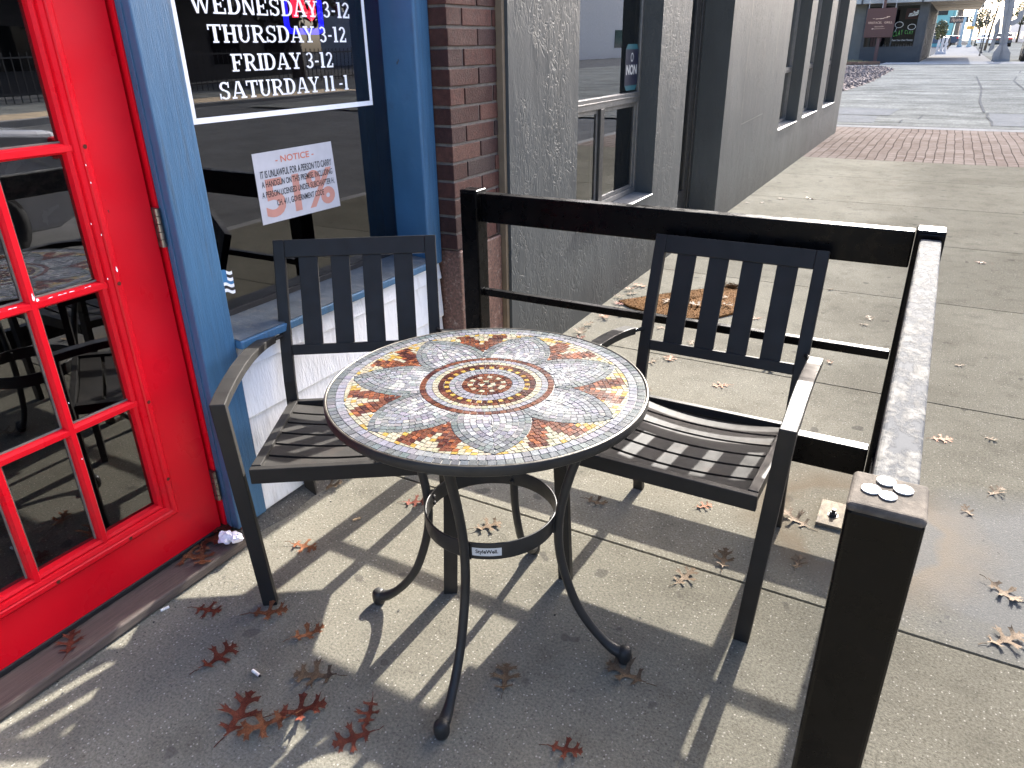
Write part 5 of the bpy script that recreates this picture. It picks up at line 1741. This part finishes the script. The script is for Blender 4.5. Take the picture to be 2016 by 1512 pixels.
for x0, x1, z, h in ((-4.32, -4.22, 2.47, .02), (-4.18, -3.95, 2.45, .03), (-3.97, -3.78, 2.45, .045), (-3.80, -3.60, 2.49, .03), (-3.66, -3.50, 2.53, .045), (-4.30, -4.22, 1.955, .06), (-4.22, -3.65, 1.975, .014)):
    st3.add([(x0, yy3, z), (x1, yy3, z + .02), (x1, yy3, z + .02 + h * .6), (x0, yy3, z + h)], [(0, 1, 2, 3)])
HS(st3.build('sign_lettering', M['gold']))

# rail track, ballast, straw grass
trk = empty('rail_track', (-4.5, 42.5, F0), 0, 'short visible length of rusty rail beside the ballast at the crossing', 'rail')
d_r = Vector((1.39, 2.54, 0)).normalized()
def TK(o):
    o.parent = trk; o.matrix_parent_inverse = Matrix.Translation(Vector((-4.5, 42.5, F0))).inverted(); return o
ang = math.atan2(0.55, 1.0)
Mr = Matrix.Translation((-3.30, 43.9, F0)) @ Matrix.Rotation(ang, 4, 'Z')
TK(MB().box(-12, 0, -0.035, 0.035, -0.05, 0.16, M=Mr).box(-12, 0, -0.07, 0.07, -0.06, -0.02, M=Mr).build('steel_rail', M['rust']))
Mr2 = Matrix.Translation((-3.35, 42.0, F0)) @ Matrix.Rotation(ang, 4, 'Z')
for k in range(14): TK(MB().box(-0.6 - k * .8, -0.36 - k * .8, -1.2, 1.9, -0.16, -0.03, M=Mr2).build('sleeper', M['rust']))
bal = MB(); rbl = random.Random(9)
edge = [(-2.67, 24.6), (-2.42, 26.6), (-2.28, 28.5), (-2.2, 32), (-2.16, 36.4), (-2.6, 37.2)]
def ex(y):
    for (xa, ya), (xb, yb_) in zip(edge[:-1], edge[1:]):
        if ya <= y <= yb_: return xa + (xb - xa) * (y - ya) / (yb_ - ya)
    return edge[-1][0]
for j in range(40):
    y0, y1 = 24.6 + 12.4 * j / 40, 24.6 + 12.4 * (j + 1) / 40
    bal.add([(-12, y0, zg(y0) + .12), (ex(y0) - .5, y0, zg(y0) + .10), (ex(y0), y0, zg(y0) + .012), (-12, y1, zg(y1) + .12), (ex(y1) - .5, y1, zg(y1) + .10), (ex(y1), y1, zg(y1) + .012)], [(0, 1, 4, 3), (1, 2, 5, 4)])
for k in range(2600):
    y = 24.7 + 12.2 * rbl.random(); x = ex(y) - abs(rbl.gauss(0, 1.6)) - .02
    s = rbl.uniform(.03, .085); z = zg(y) + .012 + .1 * min(1, (ex(y) - x) / .5)
    p = [Vector((x + s * rbl.uniform(-1, 1), y + s * rbl.uniform(-1, 1), z + s * rbl.uniform(.2, 1.1))) for q in range(5)]
    bal.add([(x - s, y - s, z - .01), (x + s, y - s, z - .01), (x + s, y + s, z - .01), (x - s, y + s, z - .01), p[0]], [(0, 1, 4), (1, 2, 4), (2, 3, 4), (3, 0, 4)])
tag(bal.build('ballast', M['ballast']), kind='stuff')
gs = MB()
for k in range(2400):
    x, y = rbl.uniform(-9, -3.9), rbl.uniform(45.6, 49.2)
    h = rbl.uniform(.05, .16) * max(0.2, 1 - max(0, (x + 4.9)) / 1.0); w = .03
    gs.add([(x - w, y, F0), (x + w, y, F0), (x + rbl.uniform(-.06, .06), y + rbl.uniform(-.05, .05), F0 + h + .04)], [(0, 1, 2)])
gs.add([(-9, 44.3, F0 + .02), (-3.7, 45.6, F0 + .02), (-3.7, 49.3, F0 + .02), (-9, 49.3, F0 + .08)], [(0, 1, 2, 3)])
tag(gs.build('grass', M['straw']), kind='stuff')

# leaf-clump crown and tree builder
def crown_mb(cx, cy, cz, rx, ry, rz, n, leaf_, seed, mi=0):
    r_ = random.Random(seed); mb = MB()
    for k in range(n):
        while True:
            p = Vector((r_.uniform(-1, 1), r_.uniform(-1, 1), r_.uniform(-1, 1)))
            if p.length < 1 and (p.length > .35 or r_.random() < .3) and mnoise.noise(p * 2.3 + Vector((seed, 0, 0))) > -0.18: break
        q = Vector((cx + p.x * rx, cy + p.y * ry, cz + p.z * rz))
        a = Vector((r_.uniform(-1, 1), r_.uniform(-1, 1), r_.uniform(-1, 1))).normalized() * leaf_ * r_.uniform(.6, 1.3)
        b = a.cross(Vector((r_.uniform(-1, 1), r_.uniform(-1, 1), r_.uniform(-1, 1)))).normalized() * leaf_ * .5
        mb.add([q - a, q - b * .8, q + a, q + b], [(0, 1, 2, 3)], mi)
    return mb
def tree(name, x, y, z, h, cr_, n, leaf_, seed, label, cat='tree', group=None, fol=None, lean=(0, 0), trunk_r=.12, crz=None, cz=None):
    t = empty(name, (x, y, z), 0, label, cat, group)
    tb = MB(); hh = h * .62
    tb.tube([(0, 0, -0.05), (lean[0] * .3, lean[1] * .3, hh * .4), (lean[0] * .7, lean[1] * .7, hh * .8), (lean[0], lean[1], hh * 1.15)], [trunk_r * 1.2, trunk_r, trunk_r * .75, trunk_r * .3], 8)
    r_ = random.Random(seed + 5)
    for k in range(7):
        a = k * 2.4; e = r_.uniform(.5, .9)
        p0 = Vector((lean[0] * .7, lean[1] * .7, hh * r_.uniform(.62, .95)))
        p1 = p0 + Vector((math.cos(a) * cr_ * e * .5, math.sin(a) * cr_ * e * .5, cr_ * .35))
        p2 = p0 + Vector((math.cos(a + .3) * cr_ * e, math.sin(a + .3) * cr_ * e, cr_ * .8))
        tb.tube([p0, p1, p2], [trunk_r * .4, trunk_r * .25, trunk_r * .08], 6)
    tb.build('trunk', M['bark'], t, smooth=True)
    crz = crz or cr_ * .8
    crown_mb(lean[0], lean[1], cz if cz else h - crz, cr_, cr_, crz, n, leaf_, seed).build('crown', fol or M['foliage'], t)
    return t

# planter with shrub by the ribbed wall
plt_ = empty('planter', (-1.22, 76.0, zg(76)), 0, 'white ribbed tapered planter box with a bushy green shrub beyond the ribbed wall', 'planter')
pb_ = MB()
pb_.hexa([(-.42, -.3, 0.02), (.42, -.3, 0.02), (.42, .3, 0.02), (-.42, .3, 0.02), (-.36, -.26, .25), (.36, -.26, .25), (.36, .26, .25), (-.36, .26, .25)])
pb_.build('base', M['planter'], plt_)
for x in (-.30, -.02, .26):
    mb = MB(); mb.hexa([(x - .10, -.2, .25), (x + .10, -.2, .25), (x + .10, .2, .25), (x - .10, .2, .25), (x - .06, -.14, 1.30), (x + .12, -.14, 1.25), (x + .12, .14, 1.3), (x - .06, .14, 1.35)])
    mb.build('pot', M['planter'], plt_)
crown_mb(-.35, 0, 1.85, .55, .5, .75, 900, .10, 3).build('shrub', M['foliage'], plt_)

# vehicles
def wheel(parent, x, y, r, w):
    a = MB(); mt = Matrix.Translation((x, y, r)) @ Matrix.Rotation(R(90), 4, 'Y') if False else Matrix.Translation((x, y, r)) @ Matrix.Rotation(R(90), 4, 'X')
    a.lathe([(r * .62, -w / 2), (r * .95, -w / 2), (r, -w * .35), (r, w * .35), (r * .95, w / 2), (r * .62, w / 2), (r * .62, -w / 2)], 28, M=mt)
    t = a.build('wheel', M['tyre'], parent, smooth=True)
    b = MB(); b.lathe([(0, -w * .38), (r * .2, -w * .42), (r * .25, -w * .30), (r * .61, -w * .36), (r * .61, w * .36), (r * .25, w * .30), (0, w * .4)], 20, M=mt)
    b.build('rim', M['chrome'], t)
def car(name, label, paintm, L_, W_, prof, glass_prof, group=None, r=.33, wb=(.18, .80), tail_z=.85, cat='car'):
    """prof: side outline (x along length 0..L, z); car lies along local x, rear at x=0"""
    c = empty(name, (0, 0, 0), 0, label, cat, group)
    b = MB(); n = len(prof)
    def ins(z): return 0.0 if z < .9 else (z - .9) * .28
    sl3 = [(-1, 0), (-.94, .04), (.94, .04), (1, 0)]
    vs = []
    for s in (-1, 1):
        vs += [(x, s * (W_ / 2 - ins(z)), z) for x, z in prof]
    fs = [tuple(range(n)), tuple(range(2 * n - 1, n - 1, -1))] + [(i, n + i, n + (i + 1) % n, (i + 1) % n) for i in range(n)]
    b.add(vs, fs)
    b.build('body', paintm, c, bevel=0.05, seg=3, smooth=False)
    for s in (-1, 1):
        g = MB(); g.prism(glass_prof, lambda x, z: (x, s * (W_ / 2 - ins(z) + .004), z), lambda x, z: (x, s * (W_ / 2 - ins(z) - .03), z))
        g.build('side_window', M['car_glass'], c)
        tl = MB(); tl.box(-.012, .18, s * (W_ / 2 - .22) - .17, s * (W_ / 2 - .02) + (.025 if s > 0 else -.0), tail_z - .09, tail_z + .09) if s > 0 else tl.box(-.012, .18, -W_ / 2 - .005, -W_ / 2 + .38, tail_z - .09, tail_z + .09)
        tl.build('tail_light', M['tail'], c, bevel=.03)
        hl = MB(); hl.box(L_ - .16, L_ + .01, (W_ / 2 - .42) if s > 0 else (-W_ / 2 + .06), (W_ / 2 - .06) if s > 0 else (-W_ / 2 + .42), .62, .76)
        hl.build('headlight', M['chrome'], c, bevel=.02)
    for fx_ in wb:
        for s in (-1, 1): wheel(c, L_ * fx_, s * (W_ / 2 - .09), r, .21)
    rw = MB(); return c
SED = [(0, .35), (.02, .62), (.0, .80), (.10, .98), (.55, 1.02), (1.05, 1.40), (1.5, 1.47), (2.4, 1.46), (3.2, 1.02), (4.25, .86), (4.5, .70), (4.52, .40), (4.3, .24), (.25, .24)]
SGL = [(.85, 1.04), (1.18, 1.34), (1.55, 1.40), (2.35, 1.39), (2.95, 1.06)]
PICK = [(0, .62), (0, 1.22), (.06, 1.26), (2.0, 1.26), (2.12, 1.86), (3.5, 1.86), (4.15, 1.30), (5.5, 1.18), (5.62, .95), (5.62, .55), (5.4, .45), (.3, .45)]
PGL = [(2.28, 1.30), (2.34, 1.76), (3.40, 1.76), (3.92, 1.32)]
pk = car('pickup_truck', 'dark blue pickup truck parked across the far pavement, its tail towards the posts', M['car_navy'], 5.6, 1.95, PICK, PGL, r=.42, wb=(.20, .78), tail_z=1.02, cat='truck')
pk.location = (-0.15, 110, zg(110)); pk.rotation_euler = (0, 0, R(176))
c1_ = car('parked_car', 'black car at the right edge, parked on the far street', M['car_black'], 4.5, 1.8, SED, SGL, 'cars on the far street')
c1_.location = (3.84, 48.9, F0); c1_.rotation_euler = (0, 0, R(88))
def cc(src, label, x, y, rz, m):
    c = copy_tree(src); c['label'] = label; c.location = (x, y, zg(y)); c.rotation_euler = (0, 0, R(rz))
    for ch_o in c.children:
        if ch_o.name.startswith('body'):
            ch_o.data = ch_o.data.copy(); ch_o.data.materials[0] = m
    return c
cc(c1_, 'dark car driving far away on the street behind the steel sculpture', 4.3, 108, 90, M['car_black'])
cc(c1_, 'white car far down the street left of the steel sculpture', 2.9, 128, 90, M['car_white'])
cc(c1_, 'pale silver car farthest down the street', 5.4, 170, 90, M['car_silver'])
c5 = cc(c1_, 'silver parked car mirrored in the panes of the red door', 2.65, 3.2, 90, M['car_silver'])
c5.location = (3.50, 3.62, -0.13); c5.rotation_euler = (0, 0, R(-90))

# grey steel sculpture
sc2 = empty('steel_sculpture', (2.07, 49.5, F0), 0, 'tall leaning grey steel sculpture with faceted foot and curved cut-out plates', 'sculpture')
def plate_(name, pts_, y0, y1, mi=M['steel_grey'], bevel=.02):
    mb = MB(); mb.prism(pts_, lambda x, z: (x - 2.07, y0 - 49.5, z - F0), lambda x, z: (x - 2.07, y1 - 49.5, z - F0))
    return mb.build(name, mi, sc2, bevel=bevel)
plate_('foot', [(1.66, F0), (2.49, F0), (2.44, .72), (2.24, 1.0), (2.19, 1.18), (1.84, 1.11), (1.66, .75)], 49.35, 49.75)
plate_('column', [(1.85, 1.0), (2.20, 1.12), (2.14, 2.1), (2.06, 3.9), (1.56, 3.9), (1.66, 2.9), (1.80, 1.8)], 49.42, 49.70)
plate_('column_rib', [(2.02, .4), (2.06, .4), (1.86, 3.9), (1.80, 3.9)], 49.30, 49.36)
plate_('left_plate', [(1.64, .9), (1.42, .72), (1.50, 1.6), (1.44, 2.05), (1.62, 2.5), (1.72, 1.8), (1.66, 1.4)], 49.62, 49.74)
def arcp(cx, cz, r0, r1, a0, a1, n=14):
    o = [(cx + r1 * math.cos(R(a0 + (a1 - a0) * i / n)), cz + r1 * math.sin(R(a0 + (a1 - a0) * i / n))) for i in range(n + 1)]
    return o + [(cx + r0 * math.cos(R(a0 + (a1 - a0) * i / n)), cz + r0 * math.sin(R(a0 + (a1 - a0) * i / n))) for i in range(n, -1, -1)]
plate_('curved_plate', arcp(2.12, 2.50, .26, .50, -90, 30), 49.45, 49.62)
plate_('curved_plate', arcp(1.72, 1.55, .10, .17, 90, 270), 49.44, 49.60)

# street posts, signal, board, buildings far off
def pole(name, x, y, h, r_, m, label, cat, group=None, lean=0.0):
    e = empty(name, (x, y, zg(y)), 0, label, cat, group)
    MB().tube([(0, 0, 0.06), (lean, 0, h)], [r_, r_ * .75], 10).build('shaft', m, e, smooth=True)
    MB().lathe([(0, 0), (r_ * 2.6, 0), (r_ * 2.4, .10), (r_ * 1.6, .16), (r_ * 1.3, .5), (0, .5)], 12).build('base', m, e)
    return e
lp = []
for i, (x, y, h, lb) in enumerate(((1.75, 79, 4.2, 'dark iron lamp post nearest the steel sculpture'), (1.98, 98, 4.6, 'dark iron lamp post, second from the steel sculpture'), (1.75, 120, 4.4, 'dark iron lamp post, third from the steel sculpture'), (1.55, 136, 4.6, 'dark iron lamp post farthest along the pavement'))):
    e = pole('street_lamp', x, y, h, .045, M['dark_iron'], lb, 'lamp post', 'dark lamp posts along the far pavement')
    MB().lathe([(0, h), (.09, h), (.16, h + .3), (.10, h + .5), (0, h + .62)], 10).build('lantern', M['dark_iron'], e)
pole('sign_post', 2.62, 62, 2.6, .03, M['dark_iron'], 'thin dark sign post right of the sculpture', 'post')
pole('sign_post', 1.42, 66, 1.9, .025, M['dark_iron'], 'short thin dark post left of the sculpture', 'post')
for x, h, lb in ((.04, 2.6, 'pale blue canopy post, left one of two'), (1.02, 3.6, 'pale blue canopy post, right one with the yellow signal')):
    e = empty('canopy_post', (x, 110, zg(110)), 0, lb, 'post', 'pale blue posts')
    MB().box(-.15, .15, -.15, .15, .25, h + .6).build('shaft', M['pale_blue'], e)
    MB().box(-.26, .26, -.26, .26, .0, .25).build('base', M['pale_blue'], e)
sg = empty('traffic_signal', (.82, 109.7, 2.45), 0, 'yellow traffic signal head seen from its side on the pale blue post', 'traffic signal')
MB().box(-.42, .06, -.25, .25, .0, .42).build('housing', M['yellow'], sg, bevel=.05)
MB().box(.07, .36, -.2, .2, .04, .34).build('visor', M['yellow'], sg, bevel=.04)
MB().box(.36, .60, -.04, .04, .2, .28).build('bracket', M['teal_wall'], sg)
bdb = empty('shop_sign', (-.55, 110.5, 3.15), 0, 'long dark shop board with gold script hanging over the far pavement', 'sign')
MB().box(-.98, .98, -.06, .06, .06, .74).build('board', M['dark_iron'], bdb, bevel=.02)
tb2 = MB(); text_fit(tb2, 'Noahsbar', (0, -.065, .40), (1, 0, 0), (0, 0, 1), 1.5, .40, .0, 0, .35); tb2.build('lettering', M['gold'], bdb)
MB().tube([(-.7, 0, .74), (-.7, 0, 1.3)], .02, 6).tube([(.7, 0, .74), (.7, 0, 1.3)], .02, 6).build('hanger', M['dark_iron'], bdb)
def far_house(name, x0, x1, y0, y1, h, wm, label, nwin=(3, 2), face='-y'):
    z = zg(y0)
    e = empty(name, ((x0 + x1) / 2, (y0 + y1) / 2, z), 0, label, 'building')
    cx, cy = (x0 + x1) / 2, (y0 + y1) / 2
    MB().box(x0 - cx, x1 - cx, y0 - cy, y1 - cy, -.2, h).build('wall', wm, e)
    MB().box(x0 - cx - .2, x1 - cx + .2, y0 - cy - .2, y1 - cy + .2, h + .002, h + .35).build('roof', M['alu_dark'], e)
    for i in range(nwin[0]):
        for j in range(nwin[1]):
            if face == '-y':
                w = (x1 - x0) / nwin[0]; xa = x0 - cx + w * (i + .25)
                MB().box(xa, xa + w * .5, y0 - cy - .05, y0 - cy + .03, .9 + j * 3, 2.5 + j * 3).build('window', M['car_glass'], e)
            else:
                w = (y1 - y0) / nwin[0]; ya = y0 - cy + w * (i + .25)
                xs0 = x0 - cx if face == '-x' else x1 - cx
                MB().box(xs0 - .05, xs0 + .05, ya, ya + w * .5, .9 + j * 3, 2.5 + j * 3).build('window', M['car_glass'], e)
    return e
far_house('teal_building', -9, -1.15, 126, 150, 7.5, M['teal_wall'], 'teal painted building end far behind the planter', (2, 2), '-y')
far_house('brick_shops', -9, -0.6, 165, 230, 5.5, paint('brown_shopfronts', (0.16, 0.11, 0.09), .8), 'row of brown shopfronts at the far end of the pavement', (5, 1), '+x')
far_house('white_shops', -9, 0.4, 245, 330, 6, paint('white_render', (0.55, 0.55, 0.55), .8), 'pale shop row beyond the brown shopfronts', (5, 1), '+x')
far_house('distant_block', 14, 40, 160, 320, 6, paint('grey_render', (0.35, 0.37, 0.40), .8), 'pale grey block across the far street', (8, 1), '-x')
tree('street_tree', 2.25, 90, zg(90), 6.2, 1.5, 700, .13, 31, 'thin street tree with a small dark crown leaning over the far kerb', fol=M['foliage_dark'], lean=(.35, 0), trunk_r=.10, crz=.9, cz=4.9)
tree('bare_tree', -.98, 97, zg(97), 5.2, 1.0, 120, .07, 35, 'nearly bare thin tree behind the planter', fol=M['foliage'], lean=(.2, 0), trunk_r=.05)
for i, (x, y, h, lb) in enumerate(((11.5, 150, 8, 'grey green tree right of the far street, nearest of the row'), (11.8, 185, 9, 'grey green tree right of the far street, second of the row'), (3.4, 210, 7, 'round tree left of the far street behind the lamp posts'), (12, 230, 9, 'grey green tree right of the far street, farthest of the row'))):
    tree('roadside_tree', x, y, zg(y), h, h * .36, 900, .28, 50 + i, lb, group='trees along the far street', trunk_r=.2)

# ------------------------------------------------------------------ across the street, visible in the window reflections
ff = empty('iron_fence', (22, 15, 0), 0, 'black iron fence across the street mirrored in the shop window', 'fence')
fb_ = MB()
for k in range(240): y = -20 + k * .25; fb_.box(-.012, .012, y - .012, y + .012, 0.02, 1.5)
fb_.build('pickets', M['dark_iron'], ff)
MB().box(-.03, .03, -20, 40, 1.32, 1.37).build('rail', M['dark_iron'], ff); MB().box(-.03, .03, -20, 40, .25, .30).build('rail', M['dark_iron'], ff)
far_house('dark_house', 29, 38, 16, 34, 4.0, paint('dark_cladding', (0.05, 0.05, 0.055), .8), 'low dark house behind the iron fence across the street', (5, 1), '-x')
far_house('warehouse', 26, 44, 52, 120, 7.0, paint('blue_grey_sheet', (0.36, 0.40, 0.45), .6), 'blue grey warehouse across the street', (4, 1), '-x')
far_house('tan_building', 30, 44, -30, 8, 6, paint('tan_brick_wall', (0.24, 0.19, 0.15), .8), 'tan building across the street behind the viewer', (6, 2), '-x')
for i, (x, y, h, lb) in enumerate(((24, 12, 8, 'large dark oak across the street, nearest of three'), (25, 20, 9, 'large dark oak across the street, middle of three'), (24.5, 29, 8.5, 'large dark oak across the street, farthest of three'))):
    tree('oak_tree', x, y, 0, h, h * .45, 2200, .26, 70 + i, lb, group='oaks across the street', fol=M['foliage_dark'], trunk_r=.28)
